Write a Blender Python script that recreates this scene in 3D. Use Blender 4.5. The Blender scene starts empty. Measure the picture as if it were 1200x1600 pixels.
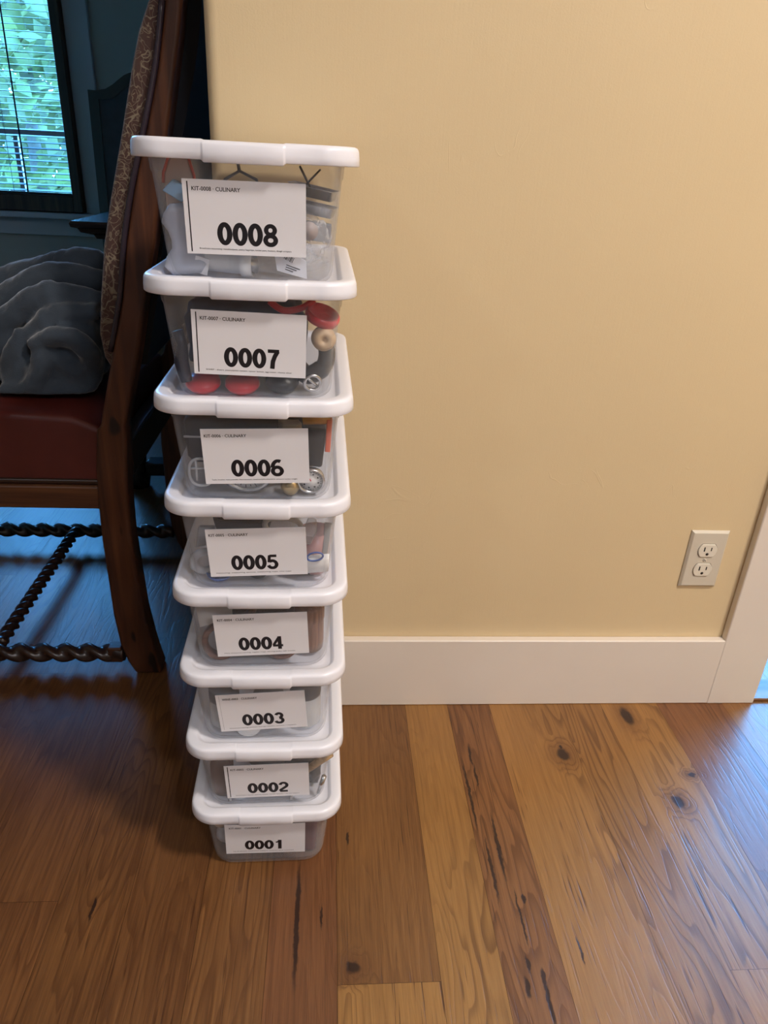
import bpy, bmesh, math, random
from mathutils import Vector, Matrix, Euler
PI = math.pi
SC = bpy.context.scene
COL = SC.collection

# ------------------------------------------------------------------ camera
CH, CD = 0.93358, 1.08927
PITCH, YAW, ROLL, FPX = 0.45230, 0.08704, 0.05287, 1129.516
cd = bpy.data.cameras.new('camera'); cam = bpy.data.objects.new('camera', cd); COL.objects.link(cam)
cd.sensor_fit = 'VERTICAL'; cd.sensor_height = 24.0; cd.sensor_width = 18.0
cd.lens = FPX * 24.0 / 1600.0; cd.clip_start = 0.02
fw = Vector((math.sin(YAW)*math.cos(PITCH), math.cos(YAW)*math.cos(PITCH), -math.sin(PITCH)))
rt = Vector((math.cos(YAW), -math.sin(YAW), 0)); up = rt.cross(fw)
R2 = rt*math.cos(ROLL) + up*math.sin(ROLL); U2 = up*math.cos(ROLL) - rt*math.sin(ROLL)
M = Matrix((R2, U2, -fw)).transposed().to_4x4(); M.translation = Vector((0, -CD, CH))
cam.matrix_world = M
SC.camera = cam

# ------------------------------------------------------------------ colour management, world, lights
SC.view_settings.view_transform = 'Standard'; SC.view_settings.look = 'None'
SC.view_settings.gamma = 1.0; SC.view_settings.use_curve_mapping = False
SC.view_settings.exposure = 0.12
SC.cycles.use_denoising = True
SC.cycles.max_bounces = 10; SC.cycles.transparent_max_bounces = 24
SC.cycles.diffuse_bounces = 4; SC.cycles.glossy_bounces = 4; SC.cycles.transmission_bounces = 6
SC.cycles.sample_clamp_indirect = 6.0
SC.cycles.caustics_reflective = False; SC.cycles.caustics_refractive = False
W = bpy.data.worlds.new('daylight'); SC.world = W; W.use_nodes = True
bg = W.node_tree.nodes['Background']
bg.inputs[0].default_value = (0.10, 0.42, 1.0, 1); bg.inputs[1].default_value = 36.0

def area(name, loc, target, power, color, size, shape='DISK', sy=None, portal=False):
    l = bpy.data.lights.new(name, 'AREA'); l.energy = power; l.color = color; l.shape = shape; l.size = size
    if sy: l.size_y = sy
    o = bpy.data.objects.new(name, l); COL.objects.link(o); o.location = loc
    d = Vector(target) - Vector(loc); o.rotation_euler = d.to_track_quat('-Z', 'Y').to_euler()
    if portal: l.cycles.is_portal = True
    return o
CEIL = 2.6
LAMPS = [((-1.65, -2.45, CEIL-.03), 8, (.86, .91, 1.0), .22), ((1.25, -1.30, CEIL-.03), 52, (1.0, 0.90, 0.82), .34),
         ((1.05, -2.75, CEIL-.03), 32, (.96, 0.94, 1.0), .34)]
# windows: centre, size, facing direction into the room
area('window_portal', (-1.77, 3.24, 1.47), (-1.77, 0, 1.47), 1, (1,1,1), .98, 'RECTANGLE', 1.72, True)
area('window_portal_right', (1.88, 1.6, 1.3), (0, 1.6, 1.3), 1, (1,1,1), 2.6, 'RECTANGLE', 2.4, True)

# ------------------------------------------------------------------ material helpers
class NT:
    def __init__(s, name):
        s.m = bpy.data.materials.new(name); s.m.use_nodes = True; s.t = s.m.node_tree
        s.b = s.t.nodes['Principled BSDF']; s.out = s.t.nodes['Material Output']
    def n(s, ty, **kw):
        x = s.t.nodes.new(ty)
        for k, v in kw.items(): setattr(x, k, v)
        return x
    def set(s, sock, v):
        if isinstance(v, bpy.types.NodeSocket): s.t.links.new(v, sock)
        elif isinstance(v, (tuple, list)) and len(v) == 3 and sock.type == 'RGBA': sock.default_value = (*v, 1)
        else: sock.default_value = v
    def math(s, op, a, b=None, c=None, clamp=False):
        x = s.n('ShaderNodeMath', operation=op, use_clamp=clamp)
        for i, v in enumerate((a, b, c)):
            if v is not None: s.set(x.inputs[i], v)
        return x.outputs[0]
    def vm(s, op, a, b=None):
        x = s.n('ShaderNodeVectorMath', operation=op); s.set(x.inputs[0], a)
        if b is not None: s.set(x.inputs[1], b)
        return x.outputs['Value'] if op in ('LENGTH', 'DOT_PRODUCT') else x.outputs[0]
    def pos(s): return s.n('ShaderNodeTexCoord').outputs['Object']
    def noise(s, vec, scale, detail=3, rough=.5, dist=0, out='Fac'):
        x = s.n('ShaderNodeTexNoise'); s.set(x.inputs['Vector'], vec)
        x.inputs['Scale'].default_value = scale; x.inputs['Detail'].default_value = detail
        x.inputs['Roughness'].default_value = rough; x.inputs['Distortion'].default_value = dist
        return x.outputs[out]
    def ramp(s, fac, stops, interp='LINEAR'):
        x = s.n('ShaderNodeValToRGB'); s.set(x.inputs[0], fac); r = x.color_ramp; r.interpolation = interp
        while len(r.elements) < len(stops): r.elements.new(.5)
        for e, (p, c) in zip(r.elements, stops): e.position = p; e.color = (*c, 1) if len(c) == 3 else c
        return x.outputs[0]
    def mix(s, f, a, b, mode='MIX'):
        x = s.n('ShaderNodeMix', data_type='RGBA', blend_type=mode)
        s.set(x.inputs[0], f); s.set(x.inputs[6], a); s.set(x.inputs[7], b); return x.outputs[2]
    def smooth(s, v, lo, hi, a=0., b=1.):
        x = s.n('ShaderNodeMapRange', interpolation_type='SMOOTHSTEP'); s.set(x.inputs[0], v)
        for i, q in zip((1, 2, 3, 4), (lo, hi, a, b)): x.inputs[i].default_value = q
        return x.outputs[0]
    def bump(s, h, dist=.001, strength=1.0):
        x = s.n('ShaderNodeBump'); s.set(x.inputs['Height'], h)
        x.inputs['Distance'].default_value = dist; x.inputs['Strength'].default_value = strength
        s.t.links.new(x.outputs[0], s.b.inputs['Normal'])
    def base(s, c): s.set(s.b.inputs['Base Color'], c)
    def p(s, **kw):
        for k, v in kw.items(): s.set(s.b.inputs[k.replace('_', ' ')], v)
        return s

def plain(name, c, rough=.5, metal=0., var=.0, scale=30, spec=.5, **kw):
    n = NT(name)
    if var:
        f = n.noise(n.pos(), scale, 3)
        n.base(n.mix(f, tuple(x*(1-var) for x in c), tuple(min(1, x*(1+var)) for x in c)))
    else: n.base(c)
    n.p(Roughness=rough, Metallic=metal, Specular_IOR_Level=spec, **kw)
    return n.m

def see_through(name, c, opacity, rough=.25, tint=(1, 1, 1), frost=0.):
    n = NT(name); n.base(c); n.p(Roughness=rough, Specular_IOR_Level=.5)
    tr = n.n('ShaderNodeBsdfTransparent'); n.set(tr.inputs[0], tint)
    mx = n.n('ShaderNodeMixShader'); lw = n.n('ShaderNodeLayerWeight'); lw.inputs[0].default_value = .35
    f = n.math('MULTIPLY_ADD', n.math('POWER', lw.outputs['Facing'], 2.0), .45, opacity, clamp=True)
    if frost:
        f = n.math('ADD', f, n.math('MULTIPLY', n.noise(n.pos(), 14, 2), frost), clamp=True)
    n.set(mx.inputs[0], f)
    n.t.links.new(tr.outputs[0], mx.inputs[1]); n.t.links.new(n.b.outputs[0], mx.inputs[2])
    n.t.links.new(mx.outputs[0], n.out.inputs[0])
    return n.m

def wood(name, dark, light, scale=1.0, axis='X', rough=.4, knots=False):
    n = NT(name); P = n.pos()
    sc = {'X': (2, 30, 30), 'Y': (30, 2, 30), 'Z': (30, 30, 2)}[axis]
    v = n.vm('MULTIPLY', P, tuple(q*scale for q in sc))
    f = n.noise(v, 1.0, 5, .6, .6); g = n.noise(n.vm('MULTIPLY', P, tuple(q*scale*.25 for q in sc)), 1.0, 2, .5, 1.0)
    rings = n.math('MULTIPLY_ADD', n.math('SINE', n.math('MULTIPLY', g, 60.)), .5, .5)
    c = n.mix(n.smooth(f, .3, .7), dark, light)
    c = n.mix(n.math('MULTIPLY', rings, .35), c, tuple(q*.45 for q in dark))
    if knots:
        k = n.noise(n.vm('MULTIPLY', P, (26, 26, 9)), 1.0, 1)
        c = n.mix(n.smooth(k, .66, .70), c, (.012, .006, .004))
    n.base(c); n.p(Roughness=rough, Specular_IOR_Level=.4); n.bump(f, .0006, .5)
    return n.m

# ------------------------------------------------------------------ mesh helpers
class MB:
    def __init__(s): s.v = []; s.f = []; s.mi = []; s.smooth = []
    def add(s, vs, fs, mi=0, sm=False, mat=None):
        o = len(s.v)
        for p in vs:
            p = Vector(p); s.v.append(mat @ p if mat else p)
        for f in fs: s.f.append([o+i for i in f]); s.mi.append(mi); s.smooth.append(sm)
        return s
    def box(s, x0, x1, y0, y1, z0, z1, mi=0, mat=None):
        vs = [(x, y, z) for z in (z0, z1) for y in (y0, y1) for x in (x0, x1)]
        return s.add(vs, [(0,2,3,1),(4,5,7,6),(0,1,5,4),(2,6,7,3),(0,4,6,2),(1,3,7,5)], mi, False, mat)
    def loft(s, rings, cap=(True, True), mi=0, sm=True, mat=None, closed=True):
        n = len(rings[0]); vs = [p for r in rings for p in r]; fs = []
        for i in range(len(rings)-1):
            for j in range(n if closed else n-1):
                a, b = i*n+j, i*n+(j+1) % n
                fs.append((a, b, b+n, a+n))
        if cap[0]: fs.append(tuple(reversed(range(n))))
        if cap[1]: fs.append(tuple(range((len(rings)-1)*n, len(rings)*n)))
        return s.add(vs, fs, mi, sm, mat)
    def lathe(s, prof, seg=32, mi=0, mat=None, sm=True, cap=(True, True)):
        rings = [[(r*math.cos(2*PI*j/seg), r*math.sin(2*PI*j/seg), z) for j in range(seg)] for r, z in prof]
        return s.loft(rings, cap, mi, sm, mat)
    def prism(s, poly, y0, y1, mi=0, mat=None):     # poly in XZ, extruded along Y
        n = len(poly); vs = [(x, y0, z) for x, z in poly] + [(x, y1, z) for x, z in poly]
        fs = [tuple(range(n)), tuple(reversed(range(n, 2*n)))] + [(i, i+n, (i+1) % n+n, (i+1) % n) for i in range(n)]
        return s.add(vs, fs, mi, False, mat)
    def tube(s, pts, r, seg=12, mi=0, mat=None, closed=False, prof=None):
        pts = [Vector(p) for p in pts]; n = len(pts); rings = []; prev = None
        for i, p in enumerate(pts):
            a = pts[(i-1) % n] if closed or i > 0 else p; b = pts[(i+1) % n] if closed or i < n-1 else p
            t = (b-a).normalized()
            if prev is None:
                u = t.orthogonal().normalized()
            else: u = (prev - t*prev.dot(t)).normalized()
            prev = u; w = t.cross(u); rr = r[i] if isinstance(r, (list, tuple)) else r
            ring = []
            for j in range(seg):
                A = 2*PI*j/seg; q = rr*(prof(A, i/(n-1)) if prof else 1)
                ring.append(p + (u*math.cos(A) + w*math.sin(A))*q)
            rings.append(ring)
        if closed: rings.append(rings[0]); return s.loft(rings, (False, False), mi, True, mat)
        return s.loft(rings, (True, True), mi, True, mat)
    def build(s, name, mats, parent=None, bevel=0, seg=2, autosm=None):
        me = bpy.data.meshes.new(name); me.from_pydata([tuple(p) for p in s.v], [], s.f)
        for i, p in enumerate(me.polygons): p.material_index = s.mi[i]; p.use_smooth = s.smooth[i]
        for m in (mats if isinstance(mats, (list, tuple)) else [mats]): me.materials.append(m)
        bm = bmesh.new(); bm.from_mesh(me); bmesh.ops.recalc_face_normals(bm, faces=bm.faces[:]); bm.to_mesh(me); bm.free()
        me.update()
        o = bpy.data.objects.new(name, me); COL.objects.link(o)
        if parent: o.parent = parent
        if bevel:
            b = o.modifiers.new('bevel', 'BEVEL'); b.width = bevel; b.segments = seg; b.limit_method = 'ANGLE'; b.angle_limit = math.radians(35)
            for p in me.polygons: p.use_smooth = True
            try: me.set_sharp_from_angle(angle=math.radians(40))
            except Exception: pass
            wn = o.modifiers.new('wn', 'WEIGHTED_NORMAL'); wn.keep_sharp = True
        return o

def cr(pts, per=6):      # Catmull-Rom resample
    pts = [Vector(p) for p in pts]; out = []
    for i in range(len(pts)-1):
        p0 = pts[max(i-1, 0)]; p1 = pts[i]; p2 = pts[i+1]; p3 = pts[min(i+2, len(pts)-1)]
        for k in range(per):
            t = k/per
            out.append(.5*((2*p1) + (p2-p0)*t + (2*p0-5*p1+4*p2-p3)*t*t + (3*p1-p0-3*p2+p3)*t**3))
    out.append(pts[-1]); return out

def tag(o, label, cat, group=None, kind=None):
    if label: o['label'] = label
    if cat: o['category'] = cat
    if group: o['group'] = group
    if kind: o['kind'] = kind
    return o
def thing(name, label, cat, loc=(0, 0, 0), rz=0, group=None):
    o = bpy.data.objects.new(name, None); COL.objects.link(o); o.location = loc; o.rotation_euler = (0, 0, rz)
    o.empty_display_size = .05
    return tag(o, label, cat, group)
def struct(o): o['kind'] = 'structure'; return o
def T(loc=(0, 0, 0), rot=(0, 0, 0), sc=(1, 1, 1)):
    return Matrix.Translation(loc) @ Euler(rot).to_matrix().to_4x4() @ Matrix.Diagonal((*sc, 1))

# ================================================================== SETTING
# ---- floor: individual planks, each with its own tone, shade included at the left
def floor_mat():
    n = NT('oak_floor'); P = n.pos()
    at = n.n('ShaderNodeAttribute', attribute_name='plank'); sp = n.n('ShaderNodeSeparateColor'); n.t.links.new(at.outputs['Color'], sp.inputs[0])
    tone, rnd, red = sp.outputs[0], sp.outputs[1], sp.outputs[2]
    sep = n.n('ShaderNodeSeparateXYZ'); n.set(sep.inputs[0], P)
    off = n.n('ShaderNodeCombineXYZ'); n.set(off.inputs[0], n.math('MULTIPLY', rnd, 37.)); n.set(off.inputs[1], n.math('MULTIPLY', rnd, 91.)); n.set(off.inputs[2], n.math('MULTIPLY', rnd, 17.))
    Q = n.vm('ADD', P, off.outputs[0])
    # knots (x, y, rx, ry)
    KN = [(.041, -.512, .011, .011), (.424, -.148, .013, .017), (.577, -.050, .012, .027), (.638, -.198, .010, .006), (.588, -.257, .012, .014),
          (.287, -.424, .003, .009), (.038, -.315, .0025, .012), (.286, -.535, .004, .014), (.262, -.545, .004, .015), (.285, -.562, .0035, .034),
          (.270, -.515, .003, .013), (.425, -.13, .003, .006)]
    CK = [(.268, -.333, .0035, .068), (.250, -.375, .003, .062), (.257, -.145, .0025, .03), (.2415, -.23, .0028, .085), (.259, -.195, .0022, .03), (.276, -.45, .002, .05),
          (-.033, -.445, .0042, .10), (-.0, -.44, .002, .02), (-.31, -.42, .0025, .022), (.345, -.5, .002, .02)]
    wob = n.noise(P, 55, 3, .6, out='Color'); wobv = n.vm('MULTIPLY', n.vm('SUBTRACT', wob, (.5, .5, .5)), (.008, .02, 0))
    PW = n.vm('ADD', P, wobv)
    halo = None; core = None
    def acc(a, b): return b if a is None else n.math('MAXIMUM', a, b)
    for i, (x, y, rx, ry) in enumerate(KN + CK):
        d = n.vm('LENGTH', n.vm('MULTIPLY', n.vm('SUBTRACT', PW, (x, y, 0)), (1/rx, 1/ry, 0)))
        core = acc(core, n.smooth(d, .55, 1.1, 1., 0.))
        if i < 5: halo = acc(halo, n.smooth(d, .8, 3.2, 1., 0.))
    # cathedral rings
    g = n.noise(n.vm('MULTIPLY', Q, (8.5, 1.0, 1)), 1.0, 3, .5, .3)
    g = n.math('ADD', g, n.math('MULTIPLY', halo, .10))
    g2 = n.math('ADD', g, n.math('MULTIPLY', n.noise(n.vm('MULTIPLY', Q, (60, 14, 1)), 1., 2), .012))
    ph = n.math('FRACT', n.math('MULTIPLY', g2, 24.))
    rings = n.math('MULTIPLY', n.smooth(ph, .45, .93), n.smooth(ph, .93, 1.0, 1., 0.))
    fine = n.noise(n.vm('MULTIPLY', Q, (260, 8, 1)), 1.0, 5, .7, .3)
    pores = n.smooth(n.noise(n.vm('MULTIPLY', Q, (300, 10, 1)), 1.0, 2, .5, .4), .60, .72)
    poremask = n.smooth(n.noise(n.vm('MULTIPLY', Q, (12, 2.0, 1)), 1.0, 2), .40, .60)
    blotch = n.noise(n.vm('MULTIPLY', Q, (5, 1.6, 1)), 1.0, 3)
    light = n.mix(red, (.43, .215, .062), (.33, .135, .054)); dark = n.mix(red, (.105, .045, .015), (.095, .035, .016))
    t = n.math('ADD', n.math('MULTIPLY', tone, .72), n.math('MULTIPLY', n.math('SUBTRACT', blotch, .5), .55))
    t = n.math('ADD', t, n.math('MULTIPLY', n.math('SUBTRACT', fine, .5), .85), clamp=True)
    c = n.mix(t, dark, light)
    ringm = n.smooth(n.noise(n.vm('MULTIPLY', Q, (4, .9, 1)), 1.0, 1), .38, .62)
    c = n.mix(n.math('MULTIPLY', n.math('MULTIPLY', rings, ringm), .62), c, n.mix(.5, dark, (.07, .025, .008)))
    c = n.mix(n.math('MULTIPLY', n.math('MULTIPLY', pores, poremask), .85), c, (.055, .020, .008))
    c = n.mix(n.math('MULTIPLY', halo, .45), c, (.10, .038, .014))
    c = n.mix(n.math('MULTIPLY', core, .9), c, (.018, .009, .007))
    n.base(c)
    n.p(Roughness=n.math('MULTIPLY_ADD', fine, .14, .27), Specular_IOR_Level=.42)
    h = n.math('SUBTRACT', n.math('MULTIPLY', fine, .4), n.math('ADD', n.math('MULTIPLY', pores, .5), n.math('MULTIPLY', core, .35)))
    h = n.math('SUBTRACT', h, n.math('MULTIPLY', rings, .35))
    n.bump(h, .00035, .7)
    return n.m
random.seed(5)
seams = [-2.62, -2.48, -2.35, -2.2, -2.08, -1.94, -1.8, -1.66, -1.53, -1.4, -1.27, -1.13, -1.0, -.88, -.74, -.62, -.49, -.36, -.265, -.165, -.07, .0215, .153, .2345, .316, .451, .5365, .65, .783, .92, 1.05, 1.18, 1.3, 1.43, 1.56, 1.7, 1.83, 1.96, 2.1, 2.23, 2.36, 2.5, 2.63, 2.76, 2.9, 3.02]
tones_with_shade = {-.36: (.20, .35), -.265: (.24, .4), -.165: (.30, .35), -.07: (.28, .75), .0215: (.33, .25), .153: (.78, .0), .2345: (.50, .6), .316: (.82, .1), .451: (.66, .15), .5365: (.72, .1), .65: (.40, .85), .783: (.6, .4), -.49: (.26, .5), -.62: (.2, .4)}  # left-hand planks set darker to stand for the shade on that side
vs = []; fs = []; att = []
for i in range(len(seams)-1):
    a, b = seams[i], seams[i+1]
    cuts = [-3.3]
    y = -3.3 + random.uniform(.3, 1.6)
    while y < 3.2: cuts.append(y); y += random.uniform(.9, 1.9)
    cuts.append(3.22)
    if abs(a-.0215) < .001: cuts = [-3.3, -1.6, -.533, .95, 2.2, 3.22]
    elif a in (.5365, .65, .783): cuts = [-3.3, -1.9 + a*.3, -.532 if a > .5 and a < .6 else -.53 + a, .9, 2.3, 3.22] if a < .6 else [-3.3, -1.3, .5+a*.3, 3.22]
    elif -.4 < a < .5: cuts = [-3.3, -1.45 - abs(a), .16 + .4*abs(math.sin(a*9)), 2.0, 3.22]
    if abs(a + .165) < .001: cuts = [-3.3, -1.3, -.108, 1.7, 3.22]
    for j in range(len(cuts)-1):
        y0, y1 = cuts[j], cuts[j+1]; g = .00022
        o = len(vs); vs += [(a+g, y0+g, 0), (b-g, y0+g, 0), (b-g, y1-g, 0), (a+g, y1-g, 0)]
        fs.append((o, o+1, o+2, o+3))
        tn = tones_with_shade.get(a, (random.uniform(.35, .75), random.random()*.7))
        if abs(a-.0215) < .001 and y1 < -.5: tn = (.80, .0)
        att.append((tn[0], random.random(), tn[1]))
for f in range(1):   # slab under the planks
    o = len(vs); x0, x1, y0, y1 = -2.62, 3.02, -3.3, 3.22
    vs += [(x0, y0, -.0015), (x1, y0, -.0015), (x1, y1, -.0015), (x0, y1, -.0015), (x0, y0, -.12), (x1, y0, -.12), (x1, y1, -.12), (x0, y1, -.12)]
    for q in ((0,1,2,3), (7,6,5,4), (0,4,5,1), (1,5,6,2), (2,6,7,3), (3,7,4,0)): fs.append(tuple(o+k for k in q)); att.append((-1, 0, 0))
me = bpy.data.meshes.new('floor'); me.from_pydata(vs, [], fs)
ca = me.attributes.new('plank', 'FLOAT_COLOR', 'CORNER')
k = 0
for p in me.polygons:
    for _ in p.loop_indices: ca.data[k].color = (*att[p.index], 1); k += 1
me.materials.append(floor_mat()); me.materials.append(plain('subfloor', (.03, .014, .007), .8))
for p in me.polygons:
    if att[p.index][0] < 0: p.material_index = 1
floor = bpy.data.objects.new('floor', me); COL.objects.link(floor); struct(floor)

# ---- walls
def paint(name, c, rough=.55, tex=1.0):
    n = NT(name); P = n.pos()
    st = n.noise(n.vm('MULTIPLY', P, (260, 260, 16)), 1.0, 3, .6)
    or_ = n.noise(P, 420, 3, .6); bl = n.noise(P, 3.0, 2); crk = n.noise(n.vm('MULTIPLY', P, (9, 9, 5)), 1.0, 2, .5, 1.6)
    line = n.smooth(n.math('ABSOLUTE', n.math('SUBTRACT', crk, .5)), .0, .006, 1., 0.)
    lm = n.smooth(n.noise(P, 6, 2), .58, .66)
    n.base(n.mix(bl, tuple(x*.96 for x in c), tuple(min(1, x*1.04) for x in c)))
    n.p(Roughness=rough, Specular_IOR_Level=.4)
    h = n.math('ADD', n.math('MULTIPLY', st, .35), n.math('MULTIPLY', or_, .5))
    h = n.math('ADD', h, n.math('MULTIPLY', n.math('MULTIPLY', line, lm), .8))
    n.bump(h, .0005*tex, .6)
    return n.m
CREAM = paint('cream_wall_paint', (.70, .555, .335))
SHADE = paint('dining_and_low_bounce_paint', (.36, .36, .33))  # left and rear walls take this darker paint to cut bounced light
TRIM = plain('white_trim_paint', (.77, .70, .62), .42, 0, .03, 8)
CEILM = plain('ceiling_paint', (.8, .78, .72), .8)

# main wall with a rounded (bullnose) free end
XL, XR, WT = -.164, .800, .12
m = MB(); r = .017; prof = []
for a in range(0, 91, 10): A = math.radians(180 + a); prof.append((XL + r + r*math.cos(A), r + r*math.sin(A)))
prof += [(XR, 0), (XR, WT)]
for a in range(0, 91, 10): A = math.radians(90 + a); prof.append((XL + r + r*math.cos(A), WT - r + r*math.sin(A)))
m.loft([[(x, y, 0) for x, y in prof], [(x, y, CEIL) for x, y in prof]], sm=False)
w = m.build('wall_front', CREAM); struct(w)
for p in w.data.polygons: p.use_smooth = True
w.data.set_sharp_from_angle(angle=math.radians(35))
def wall(name, x0, x1, y0, y1, z0, z1, mat): return struct(MB().box(x0, x1, y0, y1, z0, z1).build(name, mat))
wall('wall_header_right', XR, 1.72, 0, WT, 2.08, CEIL, CREAM)
wall('wall_front_right', 1.72, 2.62, 0, WT, 0, CEIL, CREAM)
wall('wall_front_left', -2.62, -1.10, 0, WT, 0, CEIL, CREAM)  # unseen wall, extended to keep front-room light off the dining chair
wall('wall_header_left', -1.10, XL, 0, WT, 2.3, CEIL, CREAM)
wall('wall_right', 2.62, 2.72, -3.3, 0, 0, CEIL, CREAM)
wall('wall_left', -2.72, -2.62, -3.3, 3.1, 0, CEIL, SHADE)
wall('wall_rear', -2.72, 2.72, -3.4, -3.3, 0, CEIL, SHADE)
wall('wall_added_partition', .30, .38, WT, 3.1, 0, CEIL, SHADE)  # unseen partition added to keep the right window's light out of dining room
# back wall of dining room around the window opening
WX0, WX1, WZ0, WZ1 = -2.26, -1.275, .615, 2.33
m = MB()
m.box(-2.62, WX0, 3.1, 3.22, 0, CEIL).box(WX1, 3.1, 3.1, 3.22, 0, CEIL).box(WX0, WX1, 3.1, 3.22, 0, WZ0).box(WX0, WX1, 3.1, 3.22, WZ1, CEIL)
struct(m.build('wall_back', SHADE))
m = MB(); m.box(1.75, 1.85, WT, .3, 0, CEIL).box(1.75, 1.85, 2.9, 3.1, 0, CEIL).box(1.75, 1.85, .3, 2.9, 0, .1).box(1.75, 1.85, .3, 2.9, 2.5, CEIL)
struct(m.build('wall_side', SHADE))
struct(MB().box(-2.72, 3.12, -3.4, 3.22, CEIL, CEIL+.1).build('ceiling', CEILM))

# baseboard, casing, threshold
BH = .1495
m = MB(); m.prism([(0, 0), (.752-XL+.006, 0), (.752-XL+.006, BH), (0, BH)], -.016, -.0002, mat=T((XL-.004, 0, 0)))
m.box(XL-.014, XL-.0002, -.016, WT+.014, 0, BH)
struct(m.build('baseboard_front', TRIM, bevel=.002))
m = MB(); m.box(.752, .848, -.0168, -.0002, 0, 2.16)
struct(m.build('trim_1', TRIM, bevel=.002))
m = MB(); m.box(.80, .835, 0.0, WT, 0, 2.08)
struct(m.build('trim_2', TRIM, bevel=.002))
struct(MB().box(.836, 1.70, -.012, .05, 0.0003, .007).build('trim_3', wood('threshold_wood', (.10, .04, .015), (.22, .1, .04)), bevel=.002))

# ---- window of the dining room
FRM = wood('stained_window_wood', (.035, .018, .01), (.075, .042, .022), 1, 'Z', .4)
def glass_mat():
    n = NT('window_glass'); tr = n.n('ShaderNodeBsdfTransparent'); gl = n.n('ShaderNodeBsdfGlossy'); gl.inputs['Roughness'].default_value = .02
    fr = n.n('ShaderNodeLayerWeight'); fr.inputs[0].default_value = .5; mx = n.n('ShaderNodeMixShader'); n.set(mx.inputs[0], n.math('MULTIPLY_ADD', n.math('POWER', fr.outputs['Facing'], 5.), .5, .04))
    n.t.links.new(tr.outputs[0], mx.inputs[1]); n.t.links.new(gl.outputs[0], mx.inputs[2]); n.t.links.new(mx.outputs[0], n.out.inputs[0]); return n.m
GLS = glass_mat()
def frame(m, x0, x1, z0, z1, w, y0, y1, wb=None):
    wb = wb or w
    m.box(x0, x0+w, y0, y1, z0, z1).box(x1-w, x1, y0, y1, z0, z1).box(x0+w, x1-w, y0, y1, z0, z0+wb).box(x0+w, x1-w, y0, y1, z1-w, z1)
win = bpy.data.objects.new('window_1', None); COL.objects.link(win); win.location = (-1.77, 3.1, .6); struct(win)
def wp(m, name, mat, **k):
    for i, v in enumerate(m.v): m.v[i] = v - Vector((-1.77, 3.1, .6))
    return m.build(name, mat, win, **k)
m = MB(); frame(m, WX0, WX1, WZ0, WZ1, .045, 3.02, 3.21, .075); wp(m, 'frame', FRM, bevel=.003)
PNT = plain('window_trim_paint', (.42, .46, .50), .5)
m = MB(); m.box(WX1+.002, WX1+.115, 3.07, 3.099, WZ0-.03, WZ1+.1).box(WX0-.115, WX0-.002, 3.07, 3.099, WZ0-.03, WZ1+.1).box(WX0-.115, WX1+.115, 3.07, 3.099, WZ1+.002, WZ1+.1)
wp(m, 'casing', PNT, bevel=.003)
wp(MB().box(WX0-.13, WX1+.13, 3.0, 3.099, WZ0-.032, WZ0-.004), 'window_sill', PNT, bevel=.004)
wp(MB().box(WX0-.11, WX1+.11, 3.075, 3.099, WZ0-.12, WZ0-.034), 'apron', PNT, bevel=.003)
SASH = plain('sash_paint', (.62, .64, .66), .5)
m = MB(); m.box(WX0+.045, WX1-.045, 3.15, 3.18, .955, .985); m.box(-1.62, -1.597, 3.155, 3.175, WZ0+.07, .955)
wp(m, 'sash_bar', SASH)
wp(MB().box(WX0+.045, WX1-.045, 3.163, 3.166, WZ0+.07, WZ1-.045), 'pane', GLS)
# blinds
bl = thing('window_blind', 'dark slatted blind hanging half open in the dining room window', 'blind', (-1.77, 3.06, WZ1))
SLAT = plain('dark_blind_slat', (.014, .011, .012), .6)
m = MB(); z = WZ0+.095
while z < WZ1-.05:
    m.add([(-.44, -.018, z-WZ1-.003), (.475, -.018, z-WZ1-.003), (.475, .018, z-WZ1+.003), (-.44, .018, z-WZ1+.003), (-.44, -.018, z-WZ1-.0008), (.475, -.018, z-WZ1-.0008), (.475, .018, z-WZ1+.0052), (-.44, .018, z-WZ1+.0052)],
          [(0,3,2,1),(4,5,6,7),(0,1,5,4),(1,2,6,5),(2,3,7,6),(3,0,4,7)]); z += .0275
m.build('slats', SLAT, bl)
MB().box(-.445, .48, -.02, .02, -.05, -.005).build('head_rail', SLAT, bl); MB().box(-.445, .48, -.015, .015, WZ0+.076-WZ1, WZ0+.088-WZ1).build('bottom_rail', SLAT, bl)
m = MB()
m.tube([(.236, -.03, -.06), (.233, -.034, WZ0+.085-WZ1)], .004, 8); m.build('tilt_wand', SLAT, bl)
CORD = plain('cord', (.25, .2, .13), .8)
for x in (-.35, .16, .455): MB().tube([(x, -.019, -.04), (x, -.019, WZ0+.09-WZ1)], .0012, 6).build('ladder_cord', CORD, bl)

# second window (right-hand room), out of view, lights the floor beyond the doorway
win = bpy.data.objects.new('window_2', None); COL.objects.link(win); win.location = (1.80, 1.6, 1.3); struct(win)
m = MB()
for a in ((-.02, .02, -1.3, -1.24, -1.2, 1.2), (-.02, .02, 1.24, 1.3, -1.2, 1.2), (-.02, .02, -1.24, 1.24, -1.2, -1.14), (-.02, .02, -1.24, 1.24, 1.14, 1.2), (-.015, .015, -.015, .015, -1.14, 1.14)): m.box(*a)
m.build('frame', SASH, win)
MB().box(-.002, .002, -1.24, 1.24, -1.14, 1.14).build('pane', GLS, win)

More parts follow.
